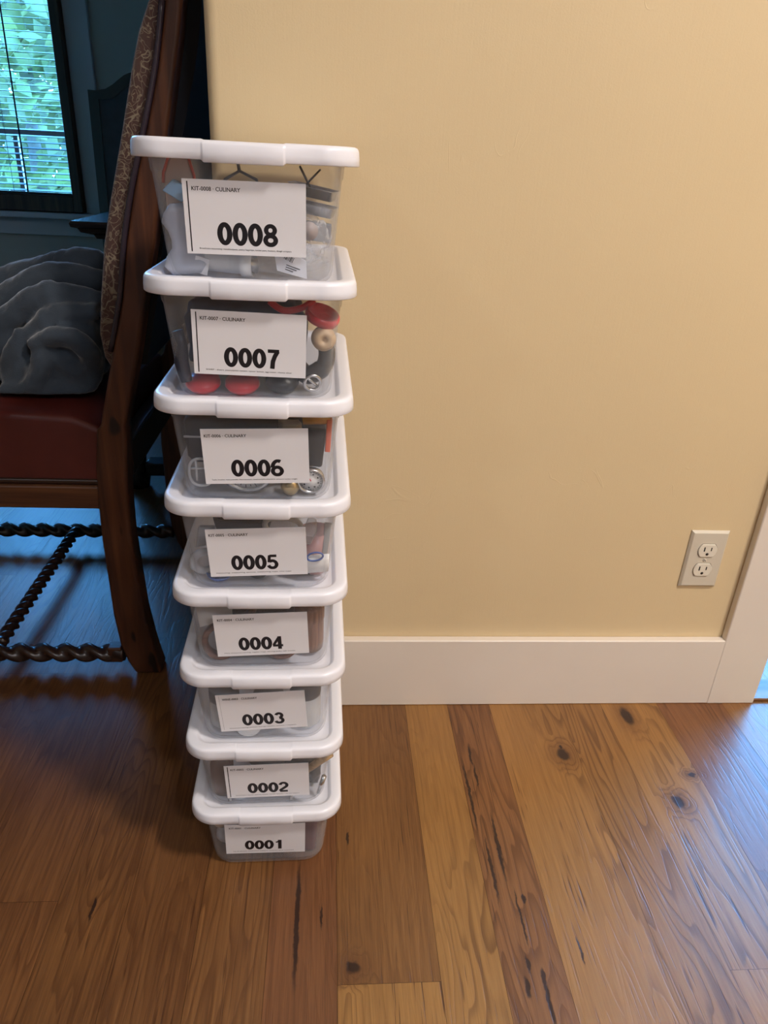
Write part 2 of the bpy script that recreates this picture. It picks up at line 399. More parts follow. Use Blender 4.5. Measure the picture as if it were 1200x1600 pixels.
# unseen ceiling lamps of the front room; the rear one is added fill
emis = NT('lamp_diffuser'); emis.b.inputs['Emission Color'].default_value = (1, .8, .6, 1); emis.b.inputs['Emission Strength'].default_value = 4
for i, (loc, pw, c, s) in enumerate(LAMPS):
    lt = thing('ceiling_lamp', ['round recessed ceiling lamp at the left of the room', 'round recessed ceiling lamp at the right of the room', 'added unseen fill lamp in the ceiling at the rear of the room'][i], 'lamp', (loc[0], loc[1], CEIL))
    MB().lathe([(s*.5, -.001), (s*.66, -.001), (s*.64, -.012), (s*.52, -.012), (s*.5, -.001)], 32, cap=(False, False)).build('trim_ring', TRIM, lt)
    MB().lathe([(s*.5, -.0015), (s*.5, -.004)], 32).build('diffuser', emis.m, lt)
    area('lamp_light', loc, (loc[0], loc[1], 0), pw, c, s)

# ---- wall outlet
OX, OZ = .6733, .3194
ALM = plain('almond_plastic', (.63, .575, .47), .35); ALM2 = plain('light_almond_plastic', (.74, .69, .58), .3); BLK = plain('slot_black', (.02, .018, .015), .6)
ot = thing('wall_outlet', 'almond duplex wall outlet above the white baseboard', 'outlet', (OX, -.0003, OZ))
m = MB(); hw, hh = .035, .0572
m.loft([[(-hw, 0, -hh), (hw, 0, -hh), (hw, 0, hh), (-hw, 0, hh)], [(-hw, -.0015, -hh), (hw, -.0015, -hh), (hw, -.0015, hh), (-hw, -.0015, hh)],
        [(-hw+.004, -.006, -hh+.004), (hw-.004, -.006, -hh+.004), (hw-.004, -.006, hh-.004), (-hw+.004, -.006, hh-.004)]], sm=False)
m.build('cover_plate', ALM, ot, bevel=.0008)
for s in (1, -1):
    pts = []
    for a in range(0, 360, 8):
        A = math.radians(a); pts.append((.0168*math.cos(A), max(-.0125, min(.0125, .0168*math.sin(A)))))
    m = MB(); m.loft([[(x, -.0055, z+s*.0195) for x, z in pts], [(x, -.0078, z+s*.0195) for x, z in pts], [(x*.95, -.0083, z*.95+s*.0195) for x, z in pts]], sm=False)
    rc = m.build('receptacle', ALM2, ot)
    m = MB(); m.box(-.0078, -.0056, -.0086, -.008, s*.0195-.001, s*.0195+.0075).box(.0050, .0068, -.0086, -.008, s*.0195, s*.0195+.0068)
    m.lathe([(.0026, 0), (.0026, .0006)], 16, mat=T((0, -.008, s*.0195-.0065), (PI/2, 0, 0)))
    m.build('slots', BLK, rc)
    m = MB(); m.loft([[(x*1.05, -.00605, z*1.06+s*.0195) for x, z in pts], [(x*1.01, -.00605, z*1.02+s*.0195) for x, z in pts]], cap=(False, False), sm=False)
    m.build('gap', BLK, rc)
m = MB(); m.lathe([(.0032, 0), (.0032, .0008), (.002, .0014)], 16, mat=T((0, -.006, 0), (PI/2, 0, 0))); sc_ = m.build('screw', ALM, ot)
MB().box(-.0028, .0028, -.0076, -.0073, -.0004, .0004, mat=T((0, 0, 0), (0, .9, 0))).build('screw_slot', BLK, sc_)

# ================================================================== STORAGE BOXES
PIT = .1171
BX0, BY0, BYAW = -.07772, -.37476, .01456
JIT = {8: (-.001, .0040, -.0038), 7: (.0001, -.0002, -.0029), 6: (0, -.0022, -.0029), 5: (.0004, .0012, -.0022), 4: (.0001, .0021, .0006), 3: (-.0001, .0006, 0), 2: (-.0002, -.0017, .0015), 1: (-.0002, -.002, .0013)}
LID = plain('white_lid_plastic', (.81, .82, .89), .30, 0, 0, spec=.5)
TUB = see_through('clear_tub_plastic', (.70, .72, .76), .030, .20, (.985, .988, .995), .03)
CARD = plain('white_card', (.80, .80, .84), .45); INK = plain('black_ink', (.006, .005, .009), .5); INKL = plain('faint_grey_ink', (.35, .34, .36), .6)

def rrect(hw, y0, y1, r, z, seg=8, ex=0):
    pts = []
    for cx, cy, a0 in ((hw-r, y0+r, -90), (hw-r, y1-r, 0), (-hw+r, y1-r, 90), (-hw+r, y0+r, 180)):
        for k in range(seg+1):
            A = math.radians(a0 + 90*k/seg); pts.append((cx + r*math.cos(A), cy + r*math.sin(A), z))
    return pts
L_ = .346; LW = .10475
def tub_mesh():
    def fy(z): return .0213 - .0926*z
    def hw(z): return .0797 + .0926*z
    rings = []
    def ring(z, ins=0, r=.024): rings.append(rrect(hw(z)-ins, fy(z)+ins, L_-fy(z)-ins, max(r-ins, .004), z))
    rings.append(rrect(.002, L_/2-.002, L_/2+.002, .001, 0.0004))
    ring(0.0004, .010, .030)
    for a in (15, 35, 55, 75): A = math.radians(a); z = .0085*(1-math.cos(A)); ring(z, .0085*(1-math.sin(A)), .030)
    for z in (.012, .03, .05, .07, .085, .094): ring(z, 0, .030)
    rings.append(rrect(hw(.095)+.0012, fy(.095)-.0012, L_-fy(.095)+.0012, .031, .0955))
    ring(.104, -.0012, .031); ring(.109, -.0012, .031)
    rings.append(rrect(hw(.11)+.004, fy(.11)-.004, L_-fy(.11)+.004, .033, .1095))
    rings.append(rrect(hw(.11)+.004, fy(.11)-.004, L_-fy(.11)+.004, .033, .1110))
    ring(.1108, .0015, .03)
    for z in (.09, .06, .03, .012): ring(z, .0016, .030)
    ring(.006, .004, .028); ring(.0022, .011, .022)
    rings.append(rrect(.002, L_/2-.002, L_/2+.002, .001, .0022))
    m = MB(); m.loft(rings); return m
def lid_mesh():
    # profile: (inset from edge, z)
    prof = [(.0052, -.002), (.0046, -.0096), (.0036, -.0105), (.0010, -.0105), (.0002, -.0097), (.0003, -.004), (.0009, .0018), (.0016, .0039), (.0029, .0053), (.0048, .0060), (.0075, .0062),
            (.0140, .0060), (.0160, .0054), (.0190, .0014), (.0205, .0003), (.030, .0002)]
    base = []
    r = .036
    def contour(d):
        pts = []; rr = r-d; hw = LW-d; y0 = d; y1 = L_-d
        def corner(cx, cy, a0):
            for k in range(13):
                A = math.radians(a0 + 90*k/12); pts.append((cx + rr*math.cos(A), cy + rr*math.sin(A)))
        xs = [-.0375, -.0365, -.0355, -.0345, -.012, .012, .0345, .0355, .0365, .0375]
        for x in xs: pts.append((x, y0))
        corner(LW-r, r, -90)
        for y in (.09, .135, .1375, .2085, .211, .256): pts.append((hw, y))
        corner(LW-r, L_-r, 0)
        for x in reversed(xs): pts.append((x, y1))
        corner(-LW+r, L_-r, 90)
        for y in (.256, .211, .2085, .1375, .135, .09): pts.append((-hw, y))
        corner(-LW+r, r, 180)
        return pts
    rings = []
    c0 = contour(0)
    def tabf(x, y):
        if y < .02 or y > L_-.02:
            t = (.0370-abs(x))/.0020; return max(0., min(1., t))
        return 0.
    for d, z in prof:
        ring = []
        for (x, y), (bx, by) in zip(contour(d), c0):
            t = tabf(bx, by); sgn = -1 if by < L_/2 else 1
            if d < .016: y2 = y + sgn*.0016*t*(1-d/.016)
            else: y2 = y
            z2 = z
            if z < -.008: z2 = z - .0020*t
            if z > .003: z2 = z - .0007*t
            ring.append((x, y2, z2))
        rings.append(ring)
    m = MB(); m.loft(rings, cap=(True, True)); return m
tub0 = tub_mesh(); lid0 = lid_mesh()
lidmesh = None

def text_obj(txt, name, parent, mat, x0, x1, zc, h, M4, bold=.0, align='L'):
    cu = bpy.data.curves.new(name, 'FONT'); cu.body = txt; cu.size = 1; cu.resolution_u = 3; cu.space_character = 1.02
    to = bpy.data.objects.new(name+'_src', cu); COL.objects.link(to)
    dg = bpy.context.evaluated_depsgraph_get(); me = bpy.data.meshes.new_from_object(to.evaluated_get(dg))
    bpy.data.objects.remove(to); bpy.data.curves.remove(cu)
    xs = [v.co.x for v in me.vertices]; ys = [v.co.y for v in me.vertices]
    a, b, c, d = min(xs), max(xs), min(ys), max(ys)
    for v in me.vertices:
        X = x0 + (v.co.x-a)/(b-a)*(x1-x0); Z = (zc - h/2) + (v.co.y-c)/(d-c)*h
        v.co = M4 @ Vector((X, -.00045, Z))
    V = [v.co.copy() for v in me.vertices]; F_ = [list(p.vertices) for p in me.polygons]; bpy.data.meshes.remove(me)
    m = MB(); ux = M4.to_3x3() @ Vector((1, 0, 0)); uz = M4.to_3x3() @ Vector((0, 0, 1))
    for q, (dx, dz) in enumerate(((0, 0), (bold, 0), (-bold, 0), (0, bold*.6), (0, -bold*.6)) if bold else ((0, 0),)):
        m.add([v + ux*dx + uz*dz + (M4.to_3x3() @ Vector((0, -.000003*q, 0))) for v in V], F_)
    return m.build(name, mat, parent)

# digits drawn as bold outlines on a 0..1 x 0..1.32 cell
def strokes(ch):
    def arc(cx, cz, rx, rz, a0, a1, n=22): return [(cx+rx*math.cos(math.radians(a0+(a1-a0)*i/n)), cz+rz*math.sin(math.radians(a0+(a1-a0)*i/n))) for i in range(n+1)]
    w = .215
    return {'0': [(arc(.5, .66, .31, .535, 0, 360, 36), .265, True)],
            '8': [(arc(.5, .965, .275, .25, 0, 360, 28), .23, True), (arc(.5, .375, .325, .265, 0, 360, 30), .245, True)],
            '6': [(arc(.5, .41, .335, .305, 0, 360, 30), .24, True), (arc(.56, .66, .40, .555, 178, 62, 16), .24, False)],
            '3': [(arc(.48, .955, .27, .26, 165, -88, 22), .235, False), (arc(.48, .385, .325, .285, 86, -168, 24), .24, False)],
            '2': [(arc(.5, .90, .32, .315, 172, -38, 20) + [(.60, .58), (.25, .30), (.17, .12)], .24, False), ([(.14, .11), (.88, .11)], .22, False)],
            '5': [([(.85, 1.21), (.28, 1.21)], .21, False), ([(.28, 1.27), (.20, .62)], .19, False), (arc(.48, .43, .34, .33, 130, -165, 26), .24, False)],
            '7': [([(.12, 1.20), (.90, 1.20)], .22, False), ([(.80, 1.20), (.60, .85), (.47, .50), (.42, .0)], .25, False)],
            '4': [([(.66, 0), (.66, 1.32)], .25, False), ([(.06, .37), (.95, .37)], .21, False), ([(.12, .42), (.62, 1.22)], .20, False)],
            '1': [([(.62, 0), (.62, 1.32)], .27, False), ([(.22, .98), (.42, 1.03), (.58, 1.24)], .17, False)]}[ch]
def digits(txt, name, parent, mat, x0, x1, zc, h, M4):
    m = MB(); n = len(txt); adv = (x1-x0)/(n - .06); lay = 0
    for i, ch in enumerate(txt):
        ox = x0 + i*adv; sx = adv*1.03; ox -= adv*.015; sz = h/1.32
        for pts, w, closed in strokes(ch):
            lay += 1; N = len(pts); L = []; Rr = []
            for j, (x, z) in enumerate(pts):
                a = pts[(j-1) % (N-1)] if closed else pts[max(j-1, 0)]; b = pts[(j+1) % (N-1) if closed and j+1 >= N else min(j+1, N-1)]
                if closed and j in (0, N-1): a = pts[N-2]; b = pts[1]
                d = Vector((b[0]-a[0], b[1]-a[1])); d.normalize(); nx, nz = -d.y, d.x
                # strokes are thinner where they run horizontally, as in a bold grotesque
                ww = w*.5*(1.30 - .22*abs(d.x))
                L.append((x+nx*ww, z+nz*ww)); Rr.append((x-nx*ww, z-nz*ww))
            vs = [M4 @ Vector((ox + p[0]*sx, -.00045-lay*.000004, zc - h/2 + min(1.335, max(-.015, p[1]))*sz)) for p in L + Rr]
            m.add(vs, [(j, j+1, N+j+1, N+j) for j in range(N-1)])
    return m.build(name, mat, parent)

HEAD = {k: f'KIT-000{k} · CULINARY' for k in range(1, 9)}; HEAD[3] = 'WINE-0003 · CULINARY'
SMALL = {8: 'Bread/cake decorating: ramekins/pans, pastry bags/tips, tartlet pans, beaters, dough scrapers',
         7: 'SHARP - shears, pastry/pizza cutters, oyster knives, egg cutter, cheese slicer',
         6: 'Tasks: brushes, meat pounder, thermometers, meat/candy/food/exterior, pressure cooker weight',
         5: 'measuring: measuring spoons, measuring cups, rice cups', 4: "Hors d'oeuvres serving: napkin rings, serving picks, salt crocks",
         3: 'Wine/entertaining: pitchers and tap openers, corkers, + stoppers', 2: 'Kitchenware: shower, pastries, presses, funnels, openers + lids and stoppers', 1: 'Tea & infusers: condiments, peppers, ceramics, spice containers'}
CARDS = {8: (-.0011, .0582, .1), 7: (-.0018, .0589, -1.25), 6: (.0013, .0569, 1.6), 5: (-.0015, .0549, 2.3), 4: (.0007, .0572, 2.5), 3: (-.0015, .0556, 3.7), 2: (.0027, .0534, 1.5), 1: (-.0026, .0601, -.5)}
NUMX = {8: (.27, .76), 7: (.28, .765), 6: (.265, .75), 5: (.235, .70), 4: (.25, .72), 3: (.27, .74), 2: (.265, .745), 1: (.25, .72)}
desc = {8: 'bagged baking tools inside, topmost', 7: 'red and black tools inside, second from top', 6: 'thermometers inside, third from top', 5: 'measuring spoons inside, fourth from top',
        4: 'brown wooden rings inside, fifth from top', 3: 'grey-lidded jars inside, sixth from top', 2: 'bottle and stoppers inside, second from bottom', 1: 'plum packet inside, bottommost on floor'}
BOX = {}
tubme = lidme = None
for k in range(1, 9):
    jx, jy, ja = JIT[k]
    b = thing('storage_box', f'clear storage box with white lid numbered 000{k}, {desc[k]}', 'storage box', (BX0+jx, BY0+jy, (k-1)*PIT + .0001), BYAW+ja, 'stacked storage boxes')
    BOX[k] = b
    if tubme is None:
        t = tub0.build('tub', TUB, b); tubme = t.data
        l = lid0.build('lid', LID, b); lidme = l.data; l.location = (0, 0, PIT)
        lidme.polygons[0].use_smooth = True
    else:
        t = bpy.data.objects.new('tub', tubme); COL.objects.link(t); t.parent = b
        l = bpy.data.objects.new('lid', lidme); COL.objects.link(l); l.parent = b; l.location = (0, 0, PIT)
    # label card stuck on the sloping front
    cx, cz, ang = CARDS[k]; beta = math.atan(.0926)
    cy = .0213 - .0926*cz - .0009
    M4 = Matrix.Translation((cx, cy, cz)) @ Matrix.Rotation(beta, 4, 'X') @ Matrix.Rotation(-math.radians(ang), 4, 'Y')
    cw, chh = .112, .0652
    m = MB(); m.box(-cw/2, cw/2, -.0004, .0003, -chh/2, chh/2, mat=M4)
    card = m.build('label_card', CARD, b)
    X = lambda u: -cw/2 + u*cw
    a, c_ = NUMX[k]
    digits(f'000{k}', 'printed_number', card, INK, X(a-.012), X(c_-.002), -chh/2 + .290*chh, .310*chh, M4)
    hx = {8: .075, 7: .075, 6: .03, 5: .03, 4: .045, 3: .07, 2: .075, 1: .055}[k]
    text_obj(HEAD[k], 'printed_heading', card, INK, X(hx), X(hx+.39), chh/2 - .12*chh, .054*chh, M4, .00010)
    text_obj(SMALL[k], 'printed_list', card, INK, X(hx+.03), X(hx+.03+(.77 if k != 6 else .82)), -chh/2 + .075*chh, .028*chh, M4, .00004)
    if k in (8, 7, 2):
        MB().box(X(.036), X(.046), -.00047, -.0004, -chh/2+.03*chh, chh/2-.03*chh, mat=M4).build('printed_bar', INK, card)
    if k == 3:
        MB().box(X(.036), X(.039), -.00047, -.0004, -chh/2+.05*chh, chh/2-.03*chh, mat=M4).build('printed_bar', INKL, card)

# ---- contents
def inbox(k, loc, rot=(0, 0, 0)):
    jx, jy, ja = JIT[k]; A = BYAW+ja
    return Matrix.Translation((BX0+jx, BY0+jy, (k-1)*PIT)) @ Matrix.Rotation(A, 4, 'Z') @ Matrix.Translation(loc) @ Euler(rot).to_matrix().to_4x4()
def item(name, k, loc, rot, mats, label, cat, m, bevel=0, group=None):
    o = m.build(name, mats, None, bevel=bevel); o.matrix_world = inbox(k, loc, rot); return tag(o, label, cat, group)
def sub(name, par, mats, m, bevel=0): return m.build(name, mats, par, bevel=bevel)
def blob(sx, sy, sz, seed=1, amp=.12, fr=2.2, n=3, sq=1.0):
    from mathutils import noise
    bm = bmesh.new(); bmesh.ops.create_icosphere(bm, subdivisions=n+1, radius=1)
    for v in bm.verts:
        p = v.co.copy()
        if sq != 1.0:
            q = Vector([math.copysign(abs(c)**sq, c) for c in p]); p = q
        d = noise.noise(v.co*fr + Vector((seed*3.1, seed*1.7, 0)))*amp + abs(noise.noise(v.co*fr*2.1 + Vector((0, seed*5.3, 2))))*amp*.6
        v.co = Vector((p.x*sx, p.y*sy, p.z*sz))*(1 + d - amp*.2)
    m = MB(); m.add([v.co for v in bm.verts], [[w.index for w in f.verts] for f in bm.faces], 0, True); bm.free(); return m
def bag_mat(name, op=.16):
    n = NT(name); n.base((.8, .82, .86)); n.p(Roughness=.12, Specular_IOR_Level=.9)
    n.bump(n.noise(n.pos(), 90, 3, .6, 1.2), .004, 1.0)
    tr = n.n('ShaderNodeBsdfTransparent'); mx = n.n('ShaderNodeMixShader'); mx.inputs[0].default_value = op
    f = n.smooth(n.noise(n.pos(), 60, 3, .6, 1.5), .45, .75, op*.6, op*1.9); n.set(mx.inputs[0], f)
    n.t.links.new(tr.outputs[0], mx.inputs[1]); n.t.links.new(n.b.outputs[0], mx.inputs[2]); n.t.links.new(mx.outputs[0], n.out.inputs[0]); return n.m
STEEL = plain('brushed_steel', (.62, .62, .63), .25, 1.0); RED = plain('red_plastic', (.62, .02, .035), .3); BLACK = plain('black_plastic', (.018, .02, .026), .4, 0, .3)
NAVY = plain('navy_black_fabric', (.016, .026, .062), .8, 0, .4, 60); WHITE = plain('white_plastic', (.80, .80, .80), .35); PALE = plain('pale_wood', (.55, .40, .25), .5, 0, .12, 200)
BLUEP = plain('blue_plastic', (.04, .10, .36), .3); LTBLUE = plain('light_blue_plastic', (.30, .50, .72), .25); PINK = plain('pink_plastic', (.72, .36, .38), .35); GREYP = plain('grey_plastic', (.33, .34, .36), .4)
BROWNW = wood('brown_ring_wood', (.10, .035, .02), (.24, .10, .06), 4, 'X', .4); PLUM = plain('plum_packet', (.10, .025, .035), .4, 0, .15); AMBER = plain('amber_plastic', (.62, .30, .03), .3); ORNG = plain('orange_red_plastic', (.70, .09, .02), .35)
BRASS = plain('brass', (.62, .46, .24), .3, 1.0, 0); BAG = bag_mat('clear_bag_film'); BAG2 = bag_mat('frosted_bag_film', .34); TANW = wood('tan_stick_wood', (.32, .2, .1), (.55, .38, .2), 6, 'X', .5)
JARG = see_through('jar_plastic', (.75, .77, .78), .42, .2); COPPER = wood('copper_brown_wood', (.14, .055, .03), (.34, .17, .10), 5, 'Z', .35)
def flatloop(w, h, t, seg=24, sq=2.4):
    return [(w*math.copysign(abs(math.cos(a))**(2/sq), math.cos(a)), 0, h*math.copysign(abs(math.sin(a))**(2/sq), math.sin(a))) for a in [2*PI*i/seg for i in range(seg)]]
# 0008
m = MB(); m.prism([(-.011, -.03), (.011, -.03), (.014, .012), (.008, .028), (-.008, .028), (-.014, .012)], -.002, .002)
o = item('spatula', 8, (-.066, .048, .079), (0, .06, 0), plain('peach_silicone', (.66, .50, .42), .5), 'peach coloured spatula head with a red edge in box 0008', 'spatula', m, .0015)
m = MB(); m.tube([(.0145*c, -.0022, s) for c, s in [(-1, .005), (-.98, .014), (-.6, .030), (0, .0315), (.6, .030), (.98, .014), (1, .005)]], .0014, 8); sub('red_edge', o, plain('red_orange_rim', (.65, .12, .07), .4), m)
m = MB(); m.prism([(-.010, -.007), (.010, -.007), (.010, .007), (-.006, .007)], -.006, .006); item('blue_clip', 8, (-.067, .038, .080), (0, .5, 0), LTBLUE, 'light blue plastic clip in the upper left of box 0008', 'clip', m, .001)
m = MB(); pr_ = []
for i in range(9): z = .004 + i*.008; ww = .012 + .006*math.sin(i*1.3) + (.004 if i < 5 else 0); pr_.append(rrect(ww, -.010-.002*math.sin(i*2), .012+.003*math.cos(i), .006, z, 3))
m.loft(pr_); item('pastry_bag', 8, (-.0615, .047, .0), (0, -.10, 0), plain('milky_film', (.50, .53, .62), .3), 'milky folded pastry bag standing at the left of box 0008', 'pastry bag', m)
m = MB(); m.lathe([(.003, -.025), (.010, -.025), (.012, -.020), (.0125, .012), (.0145, .013), (.0148, .024), (.0125, .024), (.0125, .002), (.003, .0)], 28, cap=(True, True)); item('piping_coupler', 8, (-.0215, .048, .0172), (PI/2*1.02, 0, PI/2*.92), WHITE, 'white plastic piping tip coupler lying at the bottom of box 0008', 'coupler', m)
m = MB(); m.lathe([(.002, 0), (.009, 0), (.006, .018), (.0018, .034)], 20); item('piping_tip', 8, (.004, .052, .0135), (PI/2, 0, -1.2), STEEL, 'small steel piping tip beside the white coupler in box 0008', 'piping tip', m)
for i, (z, y, rz, lab) in enumerate(((.083, .055, -.16, 'steel tartlet pan, upper one at the right of box 0008'), (.068, .052, -.12, 'steel tartlet pan, lower one at the right of box 0008'))):
    m = MB(); m.loft([rrect(.020, -.010, .026, .003, -.005, 3), rrect(.022, -.012, .028, .004, .004, 3), rrect(.0235, -.0135, .0295, .004, .0045, 3), rrect(.0208, -.011, .027, .003, .003, 3), rrect(.019, -.009, .025, .003, -.004, 3)])
    item('tartlet_pan', 8, (.060, y, z), (.0, .16, rz), STEEL, lab, 'baking pan', m, 0, 'tartlet pans in box 0008')
m = MB(); m.box(-.019, .019, -.008, .010, -.011, .006); item('grey_carton', 8, (.060, .052, .050), (0, .1, 0), plain('grey_card', (.22, .23, .26), .6), 'dark grey flat carton behind the plastic film in box 0008', 'carton', m, .001)
m = MB(); m.tube([(-.018, 0, -.012), (-.014, 0, .002), (0, 0, .010), (.016, 0, .003), (.020, 0, -.01)], .0015, 8); m.tube([(0, 0, .010), (-.002, .004, .022)], .0016, 8); m.tube([(-.018, 0, -.012), (.02, 0, -.01)], .0015, 8)
item('wire_beater', 8, (-.010, .06, .088), (0, 0, .1), plain('dark_wire', (.22, .22, .23), .4, .5), 'dark wire beater frame under the lid of box 0008', 'beater', m)
m = MB(); m.tube([(0, 0, .010), (.012, .003, -.012)], .0012, 6); m.tube([(.020, 0, .008), (.0, .003, -.012)], .0010, 6); item('wire_whisk', 8, (.048, .055, .095), (0, 0, 0), plain('grey_wire', (.2, .2, .2), .35, .8), 'crossed thin wires of a whisk at upper right of box 0008', 'whisk', m)
m = blob(.024, .012, .024, 4, .25, 2.5); o = item('film_package', 8, (.053, .045, .042), (0, -.2, 0), BAG2, 'crinkled clear film package with a round sticker in box 0008', 'package', m)
m = MB(); m.lathe([(.0085, 0), (.0085, .0008)], 28, mat=T((.006, -.0145, .006), (PI/2, 0, 0))); sub('sticker', o, plain('pinkish_sticker', (.42, .36, .35), .5), m)
m = blob(.048, .014, .012, 9, .3, 3.0); o = item('tagged_bag', 8, (.026, .046, .0185), (0, 0, 0), BAG, 'clear plastic bag with a barcode tag at the bottom of box 0008', 'bag', m)
m = MB(); m.prism([(-.017, .004), (-.012, -.010), (.018, -.011), (.014, .006), (-.004, .011)], -.0003, .0003, mat=T((.014, -.0165, .0), (0.15, .2, 0))); tg = sub('paper_tag', o, CARD, m)
m = MB()
for i in range(9): m.box(-.011+i*.0014, -.0105+i*.0014 + (.0004 if i % 3 == 0 else 0), -.0006, -.0004, .001, .0065, mat=T((.014, -.0165, .0), (0.15, .45, 0)))
for i in range(3): m.box(-.004, .010-i*.003, -.0006, -.0004, -.003-i*.0022, -.0022-i*.0022, mat=T((.014, -.0165, .0), (0.15, .3, 0)))
sub('barcode', tg, INK, m)
m = MB(); m.box(-.008, .006, -.0005, .0005, -.008, .008); item('paper_slip', 8, (-.047, .038, .012), (.1, .25, 0), CARD, 'small white paper slip beside the pastry bag in box 0008', 'paper slip', m)
# 0007
item('dark_pouch', 7, (-.011, .098, .052), (0, 0, .0), NAVY, 'bulky navy black fabric pouch filling box 0007', 'pouch', blob(.066, .046, .044, 3, .12, 2.2, 3, .6))
m = MB(); m.tube([(-.006, 0, -.03), (-.009, 0, -.01), (-.006, 0, .008), (-.009, 0, .022)], [.006, .0075, .0055, .006], 12); item('rubber_tool', 7, (-.0655, .0345, .045), (0, -.05, 0), plain('blue_black_rubber', (.02, .025, .045), .45), 'dark rubber tool standing at the left of box 0007', 'tool', m)
def redcap(): 
    m = MB(); m.lathe([(.010, -.004), (.0175, -.004), (.0185, .001), (.0175, .005), (.0150, .005), (.0135, .0), (.006, -.001)], 32, cap=(True, True)); return m
item('red_cutter', 7, (.070, .048, .083), (.30, .32, 0), RED, 'red ribbed round cutter just under the lid at the right of box 0007', 'cutter', redcap())
m = MB(); m.tube(cr([(-.028, 0, .002), (-.014, -.003, -.006), (.004, 0, -.004), (.018, .003, .004)], 5), .0035, 10); item('red_tool', 7, (.044, .05, .094), (0, 0, 0), RED, 'thin dark red plastic tool near the top of box 0007', 'tool', m)
m = MB(); m.lathe([(.002, -.010), (.0095, -.0085), (.0128, -.002), (.0125, .004), (.009, .0095), (.0035, .0105), (.003, .008), (.001, .008)], 28); item('wooden_ball', 7, (.0715, .040, .062), (PI/2, 0, .1), PALE, 'round pale wooden ball at the right of box 0007', 'ball', m)
m = MB(); m.tube(cr([(.004, 0, .026), (.011, 0, .010), (.008, 0, -.008), (-.008, 0, -.018), (-.018, .004, -.012)], 6), [.009]*13 + [.010]*12, 14); item('peeler', 7, (.064, .050, .038), (0, 0, 0), BLACK, 'curved black rubber peeler at the right of box 0007', 'tool', m)
m = MB(); m.tube([(.0085*math.cos(a), 0, .0085*math.sin(a)) for a in [2*PI*i/28 for i in range(28)]], .0018, 8, closed=True); m.tube([(-.006, .001, .006), (0, .002, 0), (.007, .001, -.006)], .0016, 8)
item('steel_ring', 7, (.0605, .033, .0165), (.2, 0, .2), STEEL, 'small shiny steel ring at the bottom right of box 0007', 'ring', m)
for x, lab in ((-.055, 'flat red disc at the bottom of box 0007, nearer the left corner'), (-.014, 'flat red disc at the bottom of box 0007, under the label centre')):
    m = MB(); m.lathe([(.002, -.005), (.015, -.006), (.0185, -.001), (.0175, .004), (.008, .007), (.001, .0075)], 32); item('red_disc', 7, (x, .046, .0105), (.25, 0, 0), RED, lab, 'disc', m, 0, 'red discs in box 0007')
m = MB(); m.lathe([(.002, -.008), (.014, -.008), (.018, -.002), (.017, .005), (.008, .009), (.001, .0095)], 32); item('black_disc', 7, (.028, .048, .0135), (.2, 0, 0), BLACK, 'round black disc at the bottom of box 0007 near the steel ring', 'disc', m)
# 0006
m = MB(); m.loft([rrect(.060, -.02, .06, .008, -.026, 4), rrect(.064, -.022, .062, .009, -.02, 4), rrect(.066, -.022, .062, .009, .020, 4), rrect(.062, -.020, .060, .009, .026, 4)])
o = item('black_case', 6, (-.014, .069, .062), (0, 0, 0), plain('blue_black_case', (.022, .026, .038), .45), 'blue black zipped case filling the left of box 0006', 'case', m)
m = MB(); m.box(-.0655, .0655, -.0228, -.021, .0035, .0055); sub('zip_line', o, GREYP, m)
m = MB(); m.prism([(-.016, -.022), (.014, -.024), (.018, .022), (-.014, .024)], -.010, .014); item('black_pouch', 6, (.058, .056, .056), (0, .02, 0), BLACK, 'black leather sheath standing at the right of box 0006', 'pouch', m, .003)
m = MB(); m.tube([(-.016, 0, 0), (.014, 0, .002)], [.0065, .0075], 14); item('amber_tool', 6, (.066, .046, .090), (0, 0, 0), AMBER, 'amber yellow plastic tool under the lid of box 0006', 'tool', m)
m = MB(); m.box(-.003, .003, -.006, .006, -.022, .016); item('orange_strip', 6, (.0785, .044, .076), (0, .05, 0), ORNG, 'orange red strip standing in the right corner of box 0006', 'strip', m, .001)
m = MB(); m.loft([rrect(.010, -.010, .010, .003, -.008, 3), rrect(.0115, -.012, .012, .004, 0, 3), rrect(.011, -.011, .011, .004, .006, 3)]); item('bronze_weight', 6, (.036, .043, .082), (0, .05, .3), plain('bronze', (.30, .24, .16), .35, .6), 'small bronze coloured block below the lid of box 0006', 'weight', m, .001)
def dial(k, loc, rot, R, lab, PL_=.055):
    t = thing('dial_thermometer', lab, 'thermometer'); t.matrix_world = inbox(k, loc, rot)
    MB().lathe([(.001, .0), (R*.9, .0), (R, -.002), (R, -.009), (R*.85, -.010), (R*.85, -.0065), (.001, -.0065)], 40, mat=T((0, 0, 0), (-PI/2, 0, 0))).build('case', STEEL, t)
    MB().lathe([(R*.84, -.0068), (R*.84, -.0072)], 40, mat=T((0, 0, 0), (-PI/2, 0, 0))).build('dial_face', WHITE, t)
    m = MB()
    for i in range(24):
        A = 2*PI*i/24; m.box(-.0002*R/.016, .0002*R/.016, -.00765, -.0075, R*.66, R*(.80 if i % 2 else .74), mat=T((0, 0, 0), (0, A, 0)))
    for i in range(8):
        A = 2*PI*i/8; m.box(-.001*R/.016, .001*R/.016, -.00765, -.0075, R*.50, R*.60, mat=T((0, 0, 0), (0, A, 0)))
    m.build('scale_marks', INK, t)
    MB().add([(-R*.04, -.0079, 0), (R*.04, -.0079, 0), (0, -.0079, R*.62)], [(0, 1, 2)]).build('needle', RED, t)
    MB().tube([(0, .001, 0), (0, PL_, -.002)], .0019, 10).build('probe', STEEL, t)
